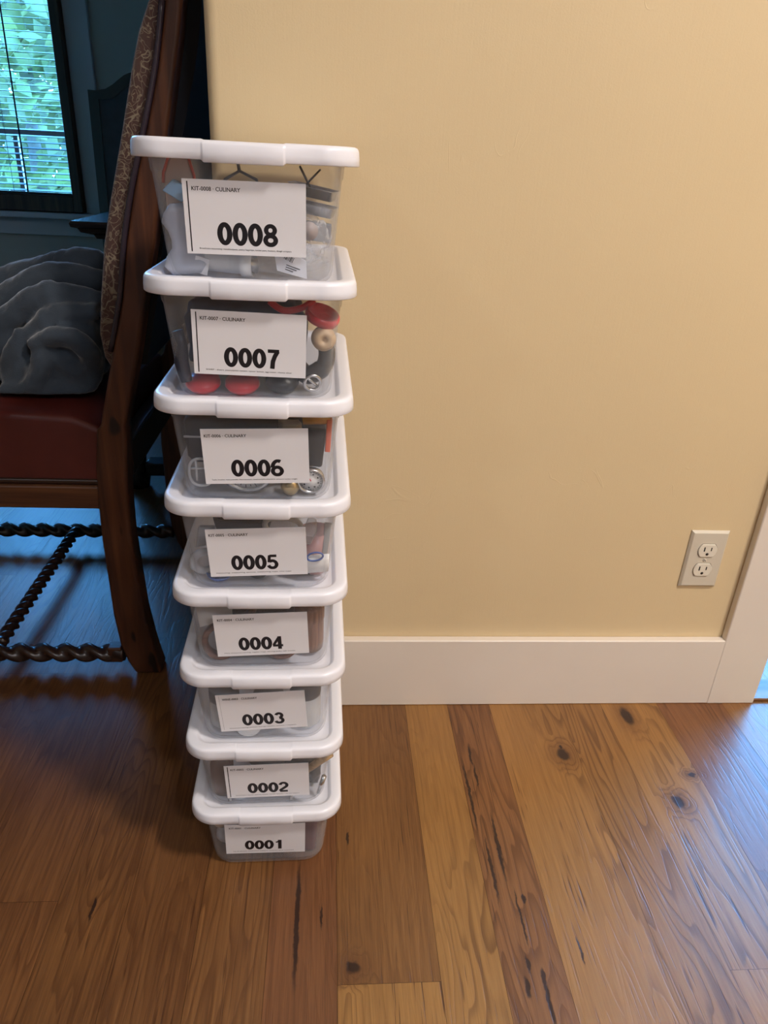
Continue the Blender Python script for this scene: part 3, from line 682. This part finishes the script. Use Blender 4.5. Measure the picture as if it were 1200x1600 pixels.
# the tilt of these dials faces the front wall of the tub
dial(6, (.0590, .042, .0215), (.12, -.5, 0), .0155, 'small round dial thermometer in the bottom right corner of box 0006')
dial(6, (-.012, .0375, .036), (.30, .3, 0), .030, 'large round dial thermometer half hidden by the label of box 0006', .003)
m = MB(); m.tube([(p[0], p[1], p[2]) for p in flatloop(.013, .016, 1)], .0016, 8, closed=True); m.tube([(-.005, 0, .013), (-.005, 0, -.010)], .0013, 8); m.tube([(-.011, 0, .004), (.008, 0, .005)], .0013, 8)
item('wire_clip', 6, (-.061, .034, .030), (0, 0, 0), plain('grey_white_plastic', (.55, .57, .60), .4), 'pale oval wire clip at the lower left of box 0006', 'clip', m)
m = MB(); m.lathe([(.002, -.008), (.010, -.008), (.011, 0), (.009, .007), (.004, .010), (.001, .010)], 24); item('brass_weight', 6, (.036, .040, .0125), (PI/2, 0, 0), BRASS, 'small brass weight beside the corner thermometer of box 0006', 'weight', m)
# 0005
def spoon(k, loc, rot, mat, lab, R=.016, L=.05, group=None):
    m = MB(); m.lathe([(.001, -.006), (R*.6, -.005), (R*.93, -.001), (R, .003), (R*.92, .003), (R*.55, -.003), (.001, -.0045)], 28); m.tube([(R*.9, 0, .0025), (R+L*.5, 0, .004), (R+L, 0, .003)], [.003, .0028, .0036], 8)
    return item('measuring_spoon', k, loc, rot, mat, lab, 'spoon', m, 0, group)
spoon(5, (-.050, .044, .0105), (.15, 0, .35), BLUEP, 'blue plastic measuring spoon at the bottom left of box 0005')
spoon(5, (-.005, .048, .0105), (.2, 0, .3), BLACK, 'black measuring spoon lying at the bottom centre of box 0005', .013)
m = MB(); m.tube([(.0095*math.cos(a)+.0, 0, .0055*math.sin(a)) for a in [2*PI*i/24 for i in range(24)]], .0012, 8, closed=True); item('blue_ring', 5, (.064, .030, .041), (0, -.2, 0), BLUEP, 'blue wire key ring loop at the right of box 0005', 'ring', m)
m = MB(); m.lathe([(.001, -.028), (.013, -.028), (.0145, -.024), (.0195, .028), (.0178, .028), (.0130, -.023), (.001, -.024)], 32); item('pink_cup', 5, (.0635, .060, .034), (0, 0, 0), see_through('pink_clear_plastic', (.72, .42, .42), .55, .3), 'pale pink rice cup standing at the right of box 0005', 'cup', m)
m = MB(); m.loft([rrect(.015, -.001, .001, .0008, -.012, 2), rrect(.018, -.001, .001, .0008, .012, 2)]); item('white_scraper', 5, (.064, .0345, .029), (.05, -.1, 0), WHITE, 'small white plastic card in front of the pink cup in box 0005', 'card', m)
m = MB(); m.loft([rrect(.030, -.012, .014, .006, -.010, 4), rrect(.034, -.014, .016, .007, .008, 4), rrect(.030, -.010, .012, .006, .0078, 4), rrect(.027, -.009, .011, .005, -.006, 4)]); item('grey_measuring_cup', 5, (-.022, .062, .070), (.1, .06, 0), plain('dark_grey_plastic', (.10, .10, .12), .35), 'dark grey measuring cup under the lid of box 0005', 'measuring cup', m)
m = MB(); m.tube(flatloop(.021, .013, 1), .0034, 10, closed=True); item('ivory_loop', 5, (.026, .045, .074), (.3, .1, 0), plain('ivory_plastic', (.62, .60, .58), .35), 'ivory plastic loop near the top centre of box 0005', 'loop', m)
m = MB(); m.prism([(-.003, -.03), (.003, -.03), (.0045, .02), (-.0045, .02)], -.002, .002); item('grey_stirrer', 5, (.0775, .046, .058), (0, .08, 0), GREYP, 'grey plastic measuring stick in the right corner of box 0005', 'stick', m, .001)
m = MB(); m.prism([(-.005, -.016), (.002, -.018), (.0075, .0), (.0055, .016), (-.004, .018), (-.008, .004)], -.003, .003); item('clear_scoop', 5, (.0585, .036, .072), (0, .1, 0), see_through('clear_grey', (.6, .6, .62), .35, .2), 'clear grey scoop near the top right of box 0005', 'scoop', m, .002)
m = MB(); m.tube([(.0135*math.cos(a), 0, .0135*math.sin(a)) for a in [2*PI*i/26 for i in range(26)]], .0048, 10, closed=True); item('grey_funnel_ring', 5, (-.066, .042, .028), (.1, 0, .2), plain('light_grey_plastic', (.42, .43, .46), .4), 'light grey plastic ring at the left of box 0005', 'ring', m)
m = MB(); m.prism([(-.014, -.010), (.010, -.012), (.016, .008), (-.002, .014)], -.004, .006); item('grey_bracket', 5, (-.066, .048, .058), (0, -.3, 0), GREYP, 'grey angular plastic piece at the upper left of box 0005', 'plastic piece', m, .002)
m = MB(); m.prism([(-.02, -.003), (.02, -.004), (.018, .004), (-.017, .003)], -.003, .003); item('flat_black_tool', 5, (.044, .050, .0105), (0, .12, .1), BLACK, 'flat black tool at the bottom right of box 0005', 'tool', m, .001)
# 0004
def ring(k, loc, rot, R, r, mat, lab, group): 
    m = MB(); m.lathe([(R-r, -.010), (R-.001, -.011), (R, -.008), (R+.0006, 0), (R, .008), (R-.001, .011), (R-r, .010), (R-r-.0008, 0), (R-r, -.010)], 36, cap=(False, False)); return item('napkin_ring', k, loc, rot, mat, lab, 'napkin ring', m, 0, group)
G4 = 'wooden rings in box 0004'
ring(4, (-.053, .046, .0275), (1.2, 0, .1), .0235, .0065, BROWNW, 'brown wooden napkin ring at the left of box 0004', G4)
ring(4, (.0235, .046, .0275), (1.25, 0, -.1), .0235, .0065, BROWNW, 'brown wooden napkin ring right of centre in box 0004', G4)
ring(4, (-.034, .076, .060), (1.35, 0, .3), .0235, .0065, BROWNW, 'brown wooden napkin ring behind the others at top of box 0004', G4)
m = MB(); m.lathe([(.001, -.032), (.0175, -.032), (.0185, -.02), (.0185, .012), (.0195, .014), (.0195, .030), (.017, .033), (.001, .033)], 32); item('salt_crock', 4, (.0575, .060, .0400), (0, 0, 0), COPPER, 'copper brown wooden salt crock at the right of box 0004', 'crock', m)
m = MB(); m.prism([(-.022, -.012), (.020, -.008), (.024, .010), (-.020, .014)], -.001, .001); item('paper_sleeve', 4, (-.058, .040, .070), (-.2, -.25, 0), plain('greyish_paper', (.52, .50, .48), .6), 'grey white paper sleeve at the upper left of box 0004', 'paper', m)
for i, (x, z, a, lab) in enumerate(((.010, .084, .1, 'upper tan wooden serving pick bundle in box 0004'), (.012, .074, .04, 'lower tan wooden serving pick bundle in box 0004'))):
    m = MB(); m.tube([(-.03, 0, 0), (.032, 0, .002)], .0042, 10); item('serving_picks', 4, (x, .055+.012*i, z), (0, a, .1), TANW, lab, 'picks', m)
item('dark_cloth', 4, (-.005, .115, .040), (0, 0, 0), plain('dark_brown_cloth', (.06, .035, .03), .9, 0, .3), 'dark brown cloth bundle behind the rings of box 0004', 'cloth', blob(.055, .032, .033, 8, .15, 2.0, 3, .8))
# 0003
def jar(k, loc, mats, lab, R=.021, H=.055, cat='jar'):
    t = thing('jar', lab, cat); t.matrix_world = inbox(k, loc)
    MB().lathe([(.001, 0), (R*.86, 0), (R*.97, .003), (R, .008), (R, H*.58), (R*.93, H*.66), (R*.93, H*.70)], 36).build('body', mats[0], t)
    MB().lathe([(R*.5, H*.67), (R*1.0, H*.67), (R*1.02, H*.70), (R*1.02, H*.95), (R*.96, H), (.001, H)], 36).build('jar_lid', mats[1], t)
    return t
GL = plain('slate_grey_lid', (.13, .14, .16), .4)
jar(3, (.0530, .054, .0065), (JARG, GL), 'frosted jar with a slate grey lid at the right of box 0003', .0205, .072)
jar(3, (-.0545, .054, .0065), (JARG, GL), 'frosted jar with a slate grey lid at the left of box 0003', .0195, .062)
jar(3, (.0035, .056, .0028), (JARG, plain('mid_grey_lid', (.25, .25, .26), .4)), 'frosted jar with mid grey lid behind the label of box 0003', .0200, .050)
m = MB(); m.lathe([(.001, -.001), (.0165, -.001), (.0172, 0), (.0165, .001), (.001, .001)], 36); item('white_disc', 3, (-.0215, .0272, .0215), (PI/2-.13, 0, 0), WHITE, 'flat white plastic disc hanging below the label of box 0003', 'disc', m)
m = MB(); m.lathe([(.001, -.03), (.0105, -.03), (.0115, -.02), (.0115, .018), (.009, .026), (.0055, .030), (.001, .030)], 24); item('dark_bottle', 3, (-.026, .060, .076), (0, 1.4, 0), plain('slate_bottle', (.09, .10, .12), .3), 'slate grey bottle lying across the top of box 0003', 'bottle', m)
m = MB(); m.tube([(-.028, 0, 0), (.03, 0, 0)], .0035, 10); item('tan_stick', 3, (.012, .042, .089), (0, .03, 0), TANW, 'tan wooden stick under the lid of box 0003', 'stick', m)
# 0002
m = MB(); m.lathe([(.001, 0), (.015, 0), (.0165, .005), (.016, .048), (.009, .060), (.006, .070), (.0062, .078), (.001, .078)], 28); item('brown_bottle', 2, (-.063, .053, .0028), (0, 0, 0), plain('brown_bottle', (.12, .06, .04), .3, 0, .2, 50), 'brown bottle standing at the left of box 0002', 'bottle', m)
m = MB(); m.lathe([(.001, -.004), (.012, -.004), (.0128, 0), (.012, .004), (.001, .005)], 28); item('white_stopper', 2, (-.038, .0425, .0078), (.1, 0, 0), plain('bluish_white', (.62, .66, .74), .35), 'round bluish white stopper at the bottom of box 0002', 'stopper', m)
m = MB(); m.lathe([(.001, 0), (.012, 0), (.013, .003), (.013, .012), (.001, .014)], 28); item('grey_stopper', 2, (-.012, .046, .0032), (0, 0, 0), GL, 'round dark grey stopper next to the white one in box 0002', 'stopper', m)
item('black_pouch', 2, (.050, .064, .036), (0, 0, 0), BLACK, 'black crumpled pouch filling the right of box 0002', 'pouch', blob(.027, .026, .030, 6, .2, 2.4, 3, .85))
item('grey_pouch', 2, (.0, .095, .042), (0, 0, 0), plain('grey_cloth', (.10, .09, .085), .8, 0, .3), 'dark grey cloth pouch behind the label of box 0002', 'pouch', blob(.034, .028, .036, 2, .15, 2.2, 3, .8))
m = MB(); m.tube([(-.024, .0, -.020), (.022, 0, .020)], .0052, 12); item('tan_stick', 2, (.0665, .0335, .062), (0, 0, 0), TANW, 'tan wooden stick leaning at the right of box 0002', 'stick', m)
m = MB(); m.tube([(0, 0, -.016), (.002, 0, .016)], [.0025, .0035], 10); item('steel_corkscrew', 2, (.0745, .0305, .028), (0, .2, 0), STEEL, 'shiny steel rod in the right corner of box 0002', 'corkscrew', m)
for x, lab in ((-.050, 'tiny shiny steel spout under the left of the label of box 0002'), (.034, 'tiny shiny steel spout under the right of the label of box 0002')):
    m = MB(); m.lathe([(.001, -.003), (.003, -.003), (.0022, .004), (.001, .005)], 14); item('steel_spout', 2, (x, .0285, .0075), (0, 0, 0), STEEL, lab, 'spout', m)
# 0001
m = MB(); m.loft([rrect(.018, -.016, .060, .006, 0, 4), rrect(.020, -.017, .062, .006, .06, 4), rrect(.019, -.016, .060, .006, .088, 4)]); item('plum_packet', 1, (.0510, .052, .0060), (0, 0, 0), PLUM, 'plum coloured packet standing at the right of box 0001', 'packet', m, .002)
m = MB(); m.lathe([(.001, -.009), (.009, -.009), (.0125, -.003), (.0125, .003), (.009, .009), (.001, .009)], 24); item('tan_ball', 1, (-.0665, .040, .074), (PI/2, 0, 0), plain('tan_ceramic', (.45, .34, .22), .5), 'tan round ball near the top left of box 0001', 'ball', m)
m = MB(); m.lathe([(.001, -.01), (.012, -.01), (.016, -.002), (.015, .006), (.009, .011), (.001, .012)], 24); item('grey_ball', 1, (-.0600, .044, .041), (PI/2, 0, 0), plain('grey_ceramic', (.36, .37, .40), .45), 'pale grey round infuser at the left of box 0001', 'infuser', m)
item('dark_bundle', 1, (.004, .058, .025), (0, 0, 0), plain('dark_bundle', (.05, .035, .035), .6, 0, .3), 'low dark bundle at the bottom right of box 0001 beside the packet', 'bundle', blob(.028, .027, .018, 5, .15, 2, 3, .8))
item('dark_bundle', 1, (-.052, .066, .014), (0, 0, 0), plain('grey_bundle', (.07, .055, .055), .7, 0, .3), 'low grey brown bundle at the bottom left of box 0001', 'bundle', blob(.020, .022, .009, 7, .15, 2, 3, .8))

# ================================================================== DINING CHAIR (near)
CW = wood('chair_wood', (.045, .016, .009), (.135, .048, .020), 1.0, 'Z', .38, True)
CWX = wood('chair_rail_wood', (.060, .022, .012), (.19, .075, .028), 1.0, 'X', .38)
CDARK = plain('dark_turned_wood', (.030, .014, .009), .3, 0, .3)
LEATH = plain('oxblood_leather', (.085, .014, .010), .42, 0, .25, 25)
BLACKF = plain('black_back_cloth', (.008, .009, .014), .9)
def brocade():
    n = NT('brocade'); P = n.pos()
    a = n.noise(P, 32, 1, .4, 2.0); b = n.noise(n.vm('ADD', P, (4, 2, 9)), 60, 1, .4, 1.4)
    l1 = n.smooth(n.math('ABSOLUTE', n.math('SUBTRACT', a, .5)), .012, .032, 1., 0.)
    l2 = n.smooth(n.math('ABSOLUTE', n.math('SUBTRACT', b, .46)), .012, .03, 1., 0.)
    l = n.math('MAXIMUM', l1, n.math('MULTIPLY', l2, .7))
    n.base(n.mix(l, (.050, .018, .012), (.19, .15, .10))); n.p(Roughness=.75, Sheen_Weight=.4)
    n.bump(n.math('ADD', l, n.noise(P, 500, 2)), .0005, .6); return n.m
BROC = brocade()
chair = thing('dining_chair', 'tall wooden dining chair with patterned backrest and twisted stretchers beside the boxes', 'chair', (-.62, .34, 0))
def cp(m, name, mat, par=None, **k):
    for i, v in enumerate(m.v): m.v[i] = v - Vector((-.62, .34, 0))
    return m.build(name, mat, par or chair, **k)
PL = [(-.224, 1.11), (-.231, 1.074), (-.239, 1.037), (-.250, .999), (-.262, .959), (-.288, .876), (-.306, .805), (-.321, .723), (-.346, .635), (-.371, .544), (-.379, .514), (-.386, .506), (-.395, .441), (-.400, .374), (-.402, .297), (-.401, .225), (-.400, .136), (-.395, .072), (-.385, .030), (-.372, .0005)]
PR = [(-.201, 1.11), (-.207, 1.074), (-.215, 1.037), (-.223, .999), (-.232, .959), (-.250, .876), (-.264, .805), (-.285, .723), (-.305, .635), (-.330, .544), (-.338, .514), (-.338, .506), (-.343, .441), (-.348, .374), (-.350, .297), (-.347, .225), (-.343, .136), (-.335, .072), (-.328, .030), (-.322, .0005)]
top = [(-.214, 1.16), (-.206, 1.20)]; topr = [(-.190, 1.16), (-.184, 1.20)]
poly = list(reversed(top)) + PL + list(reversed(PR)) + topr
NY0, NY1, FY0, FY1 = .080, .128, .575, .623
def post(y0, y1):
    m = MB(); pl = list(reversed(top)) + PL; pr2 = list(reversed(topr)) + PR
    rings = [[(a, y0, z), (b, y0, zb), (b, y1, zb), (a, y1, z)] for (a, z), (b, zb) in zip(pl, pr2)]
    m.loft(rings, sm=False); return m
cp(post(NY0, NY1), 'back_post', CW, bevel=.006, seg=3)
cp(post(FY0, FY1), 'back_post', CW, bevel=.006, seg=3)
# backrest pad, its dark edge and black rear
PAD = [(-.236, 1.16), (-.246, 1.112), (-.263, 1.075), (-.275, 1.037), (-.286, .998), (-.297, .957), (-.326, .857), (-.341, .80), (-.356, .718), (-.364, .665), (-.361, .629), (-.352, .61)]
PB = [(-.212, 1.16), (-.218, 1.112), (-.224, 1.075), (-.232, 1.037), (-.243, .998), (-.254, .957), (-.280, .857), (-.297, .80), (-.312, .718), (-.325, .665), (-.334, .629), (-.338, .61)]
m = MB(); rings = []
for (a, z), (b, zb) in zip(PAD, PB):
    bul = .022*math.sin(PI*min(1, max(0, (z-.6)/.6)))
    ring_ = [(b, .088, z), (a, .088, z)] + [(a - bul*math.sin(PI*t), .088 + (.527)*t, z) for t in (.06, .15, .3, .5, .7, .85, .94)] + [(a, .615, z), (b, .615, z)]
    rings.append(ring_)
m.loft(rings, sm=True); cp(m, 'backrest', BROC, bevel=.008, seg=3)
m = MB(); m.tube(cr([(x-.0035, .082, z) for x, z in [(-.224, 1.11), (-.239, 1.037), (-.262, .959), (-.288, .876), (-.306, .805), (-.321, .723), (-.344, .640)]], 4), .0042, 10); cp(m, 'piping', plain('dark_gimp', (.03, .02, .03), .25))
m = MB(); rings = []
for (b, z) in [(x+.012, z) for x, z in PB] : rings.append([(b, .12, z), (b+.024, .12, z), (b+.024, .58, z), (b, .58, z)])
m.loft(rings, sm=False); cp(m, 'back_panel', BLACKF)
m = MB(); m.box(-.375, -.345, .128, .575, .405, .47); cp(m, 'back_rail', CDARK, bevel=.004)
# seat
m = MB(); pts = [(-.90, .378), (-.90, .50), (-.86, .522), (-.75, .530), (-.55, .530), (-.43, .524), (-.385, .505), (-.385, .378)]
rings = []
for y, s, dz in ((.094, .0, -.012), (.098, .0, -.002), (.115, 1, .004), (.2, 1, .012), (.35, 1, .016), (.5, 1, .012), (.585, 1, .004), (.602, .0, -.002), (.606, 0, -.012)):
    rings.append([(x, y, z + (dz if z > .45 else 0)) for x, z in pts])
m.loft(rings, sm=True); cp(m, 'seat', LEATH, bevel=.008, seg=3)
for a_, b_ in ((.090, .118), (.588, .614)): cp(MB().box(-.905, -.395, a_, b_, .402, .412), 'seat_piping', CDARK, bevel=.003)
m = MB(); m.box(-.91, -.395, .086, .115, .357, .401).box(-.91, -.395, .588, .617, .357, .401).box(-.93, -.90, .09, .61, .357, .401); cp(m, 'seat_rail', CWX, bevel=.004)
def twist(p0, p1, R=.0145, pitch=.086, n=None):
    p0, p1 = Vector(p0), Vector(p1); L = (p1-p0).length; n = int(L/.004)
    m = MB(); pts = [p0.lerp(p1, i/n) for i in range(n+1)]
    def prof(A, t):
        d = t*L
        e = min(1, min(d, L-d)/.03)
        return 1 + e*.26*math.cos(2*(A - 2*PI*d/pitch)) - .10*e
    m.tube(pts, R, 20, prof=prof); return m
m = twist((-.90, .104, .034), (-.395, .104, .034), .0165)
cp(m, 'side_stretcher', CDARK); m = MB(); m.box(-.425, -.398, .092, .118, .018, .052); cp(m, 'stretcher_block', CWX, bevel=.003)
cp(twist((-.90, .600, .045), (-.395, .600, .045), .0165), 'side_stretcher', CDARK)
cp(twist((-.637, .118, .045), (-.637, .588, .050), .0125, .052), 'cross_stretcher', CDARK)
for y in (.104, .600):
    m = MB(); m.lathe([(.018, .0005), (.022, .01), (.018, .03), (.024, .06), (.016, .09), (.020, .20), (.024, .30), (.026, .36), (.026, .40)], 24, mat=T((-.905, y, 0))); cp(m, 'front_leg', CW)

# ---- blanket heaped on the seat
def blanket():
    m = MB()
    def bl_(c, s, seed):
        b = blob(*s, seed, .12, 1.8, 3); m.add([v + Vector(c) for v in b.v], b.f, 0, True)
    bl_((-.57, .36, .60), (.16, .11, .08), 1); bl_((-.47, .345, .64), (.08, .09, .075), 2); bl_((-.64, .33, .61), (.11, .10, .07), 3)
    bl_((-.50, .26, .575), (.105, .11, .035), 5); bl_((-.44, .22, .62), (.042, .06, .065), 6)
    def fold(p, r, n=6):
        q = cr(p, n); N = len(q); m.tube(q, [r*(.75+.35*math.sin(PI*i/(N-1))) for i in range(N)], 12)
    fold([(-.70, .33, .68), (-.605, .34, .695), (-.537, .34, .712), (-.457, .34, .738), (-.414, .34, .730)], .030)
    fold([(-.64, .27, .58), (-.60, .28, .655), (-.551, .28, .690), (-.483, .28, .722), (-.407, .29, .712)], .026)
    fold([(-.60, .20, .54), (-.575, .21, .60), (-.550, .22, .658), (-.482, .22, .697), (-.436, .225, .694), (-.392, .23, .69)], .022)
    fold([(-.535, .17, .56), (-.528, .18, .61), (-.507, .19, .635), (-.461, .19, .672), (-.424, .195, .676), (-.392, .2, .680)], .018)
    fold([(-.500, .16, .625), (-.468, .155, .642), (-.425, .155, .640), (-.405, .16, .618), (-.410, .17, .590), (-.432, .165, .580), (-.459, .165, .60), (-.485, .16, .618)], .017)
    fold([(-.485, .155, .620), (-.490, .15, .585), (-.506, .15, .560), (-.530, .15, .548)], .016)
    fold([(-.56, .155, .55), (-.517, .155, .5475), (-.456, .16, .550), (-.415, .17, .565), (-.398, .18, .61)], .017)
    fold([(-.555, .18, .565), (-.545, .18, .60), (-.52, .185, .645)], .015)
    fold([(-.66, .20, .64), (-.60, .17, .66), (-.565, .105, .63), (-.560, .070, .58), (-.564, .064, .52)], .022)
    fold([(-.62, .13, .62), (-.60, .070, .58), (-.595, .066, .52)], .018)
    me = bpy.data.meshes.new('blanket'); me.from_pydata([tuple(p) for p in m.v], [], m.f)
    o = bpy.data.objects.new('blanket_src', me); COL.objects.link(o)
    r = o.modifiers.new('r', 'REMESH'); r.mode = 'VOXEL'; r.voxel_size = .005; r.use_smooth_shade = True
    s = o.modifiers.new('s', 'SMOOTH'); s.factor = .5; s.iterations = 3
    dg = bpy.context.evaluated_depsgraph_get(); me2 = bpy.data.meshes.new_from_object(o.evaluated_get(dg)); bpy.data.objects.remove(o)
    from mathutils import noise
    for v in me2.vertices:
        c = v.co; c2 = Vector((c.x*1.4, c.y, c.z*1.4))
        w = noise.noise(c2*26 + Vector((0, 0, noise.noise(c2*9)*2)))
        v.co = c + v.normal*(.0045*w + .0015*noise.noise(c2*70))
        if v.co.z < .5475 and v.co.y > .094: v.co.z = .5475 + (v.co.z-.5475)*.02
    for p in me2.polygons: p.use_smooth = True
    n = NT('blue_grey_velour'); P = n.pos(); n.base(n.mix(n.noise(P, 18, 3), (.024, .036, .054), (.045, .062, .084)))
    n.p(Roughness=.9, Sheen_Weight=.5, Sheen_Roughness=.4); n.bump(n.noise(P, 380, 3, .7), .0012, .7)
    me2.materials.clear(); me2.materials.append(n.m)
    o = bpy.data.objects.new('blanket', me2); COL.objects.link(o)
    return tag(o, 'crumpled blue grey velour blanket heaped on the leather chair seat', 'blanket')
blanket()

# ================================================================== TABLE AND SECOND CHAIR BEHIND
TW = wood('black_table_wood', (.012, .010, .012), (.03, .022, .02), 1, 'X', .22)
tb = thing('dining_table', 'dark wooden dining table with moulded edge in the shaded room', 'table', (-.22, 1.40, 0))
def tp(m, name, mat, **k):
    for i, v in enumerate(m.v): m.v[i] = v - Vector((-.22, 1.40, 0))
    return m.build(name, mat, tb, **k)
m = MB()
def rect(i, z): return [(-.656+i, .90+i, z), (.22-i, .90+i, z), (.22-i, 1.9-i, z), (-.656+i, 1.9-i, z)]
m.loft([rect(.05, .715), rect(.045, .725), rect(.02, .732), rect(.015, .742), rect(.002, .746), rect(.0, .754), rect(.004, .760)], sm=False); tp(m, 'tabletop', TW)
m = MB(); frame(m, 0, 0, 0, 0, 0, 0, 0) if False else m.box(-.58, .15, .97, 1.83, .62, .714); tp(m, 'apron', TW, bevel=.004)
for x, y in ((-.575, .985), (-.575, 1.815), (.14, .985), (.14, 1.815)):
    m = MB(); m.lathe([(.03, .0005), (.035, .03), (.025, .06), (.03, .12), (.045, .3), (.05, .4), (.03, .46), (.04, .5), (.045, .619)], 20, mat=T((x, y, 0))); tp(m, 'table_leg', TW)
m = MB(); m.box(-.545, .11, .955, 1.015, .045, .085); tp(m, 'table_stretcher', TW, bevel=.004)

c2 = thing('dining_chair', 'dark camel-backed dining chair with grey velvet back standing behind the table', 'chair', (-.72, 2.3, 0))
FR = plain('black_chair_frame', (.022, .018, .018), .35); VEL = plain('charcoal_velvet', (.060, .066, .076), .9, 0, .25, 30, Sheen_Weight=.3)
prof = [(-.999, 1.135), (-.965, 1.134), (-.929, 1.141), (-.900, 1.157), (-.875, 1.176), (-.850, 1.194), (-.83, 1.203), (-.80, 1.209), (-.76, 1.210)]
prof = prof + [(-1.52-x, z) for x, z in reversed(prof[:-1])]
def lean(x, z): return 2.3 + (z-.45)*.12
m = MB(); rings = []
inner = [(-.76+(x+.76)*(1-.038/.24), z-.032) for x, z in prof]
outl = [(-.985, .40)] + [(-.985 - .014*(i/3), .40+.245*i) for i in range(1, 4)] + prof[0:] + [(-.535+.014*(i/3), .40+.245*i) for i in (3, 2, 1)] + [(-.535, .40)]
inl = [(-.950, .40)] + [(-.950-.008*(i/3), .40+.23*i) for i in range(1, 4)] + inner + [(-.570+.008*(i/3), .40+.23*i) for i in (3, 2, 1)] + [(-.570, .40)]
for dy in (0, .035):
    pass
rings = [[(x, lean(x, z), z) for x, z in outl], [(x, lean(x, z)+.035, z) for x, z in outl], [(x, lean(x, z)+.035, z) for x, z in inl], [(x, lean(x, z), z) for x, z in inl], [(x, lean(x, z), z) for x, z in outl]]
m.loft(rings, cap=(False, False), sm=False, closed=False)
def c2p(m, name, mat, **k):
    for i, v in enumerate(m.v): m.v[i] = v - Vector((-.72, 2.3, 0))
    return m.build(name, mat, c2, **k)
c2p(m, 'back_frame', FR)
m = MB(); N = len(inl)
m.loft([[(x, lean(x, z)+.006, z) for x, z in inl], [(x, lean(x, z)+.03, z) for x, z in inl]], sm=False); c2p(m, 'backrest', VEL)
c2p(MB().box(-.98, -.54, 2.31, 2.75, .40, .48), 'seat', VEL, bevel=.02, seg=3)
for x, y in ((-.965, 2.31), (-.555, 2.31), (-.965, 2.73), (-.555, 2.73)):
    c2p(MB().box(x-.02, x+.02, y-.02, y+.02, .0005, .40), 'leg', FR, bevel=.004)

# ================================================================== TREES OUTSIDE THE WINDOW
def leafmat():
    n = NT('leaves'); P = n.pos(); f = n.noise(P, 1.6, 3)
    n.base(n.ramp(f, [(.3, (.05, .03, .022)), (.45, (.10, .08, .045)), (.6, (.15, .16, .035)), (.75, (.30, .20, .09))])); n.p(Roughness=.6)
    tl = n.n('ShaderNodeBsdfTranslucent'); tl.inputs[0].default_value = (.14, .12, .04, 1); mx = n.n('ShaderNodeMixShader'); mx.inputs[0].default_value = .5
    n.t.links.new(n.b.outputs[0], mx.inputs[1]); n.t.links.new(tl.outputs[0], mx.inputs[2]); n.t.links.new(mx.outputs[0], n.out.inputs[0]); return n.m
LF = leafmat(); BK = plain('bark', (.10, .07, .05), .9)
for i, (x, y, zc, rx, rz, nl, lab) in enumerate(((-2.75, 6.6, 1.2, .95, 1.2, 1500, 'bright leafy tree outside the dining room window, nearest the glass'), (-5.0, 8.6, 1.5, 1.25, 1.6, 1700, 'leafy tree outside the window at the left behind the nearest tree'), (-3.6, 12.0, 2.0, 1.7, 1.7, 1700, 'tall leafy tree farthest outside the window'))):
    t = thing('tree', lab, 'tree', (x, y, -1.5)); random.seed(20+i)
    vs = []; fs = []
    for _ in range(nl):
        u = Vector((random.gauss(0, 1), random.gauss(0, 1), random.gauss(0, 1))).normalized()*random.uniform(.35, 1)**.5
        c = Vector((u.x*rx, u.y*rx, u.z*rz + zc + 1.5)); a = Vector([random.gauss(0, 1) for _ in range(3)]).normalized(); b = a.orthogonal().normalized(); s = random.uniform(.04, .085)
        o = len(vs); vs += [c + a*s*1.5, c + b*s, c - a*s*1.5, c - b*s]; fs.append((o, o+1, o+2, o+3))
    MB().add(vs, fs).build('foliage', LF, t)
    MB().lathe([(.12, 0), (.09, 1.5), (.05, 2.6)], 12).build('trunk', BK, t)
g = MB().box(-12, 12, 3.6, 24, -1.7, -1.5).build('ground', plain('lawn', (.10, .22, .06), .9, 0, .3, 2)); struct(g)
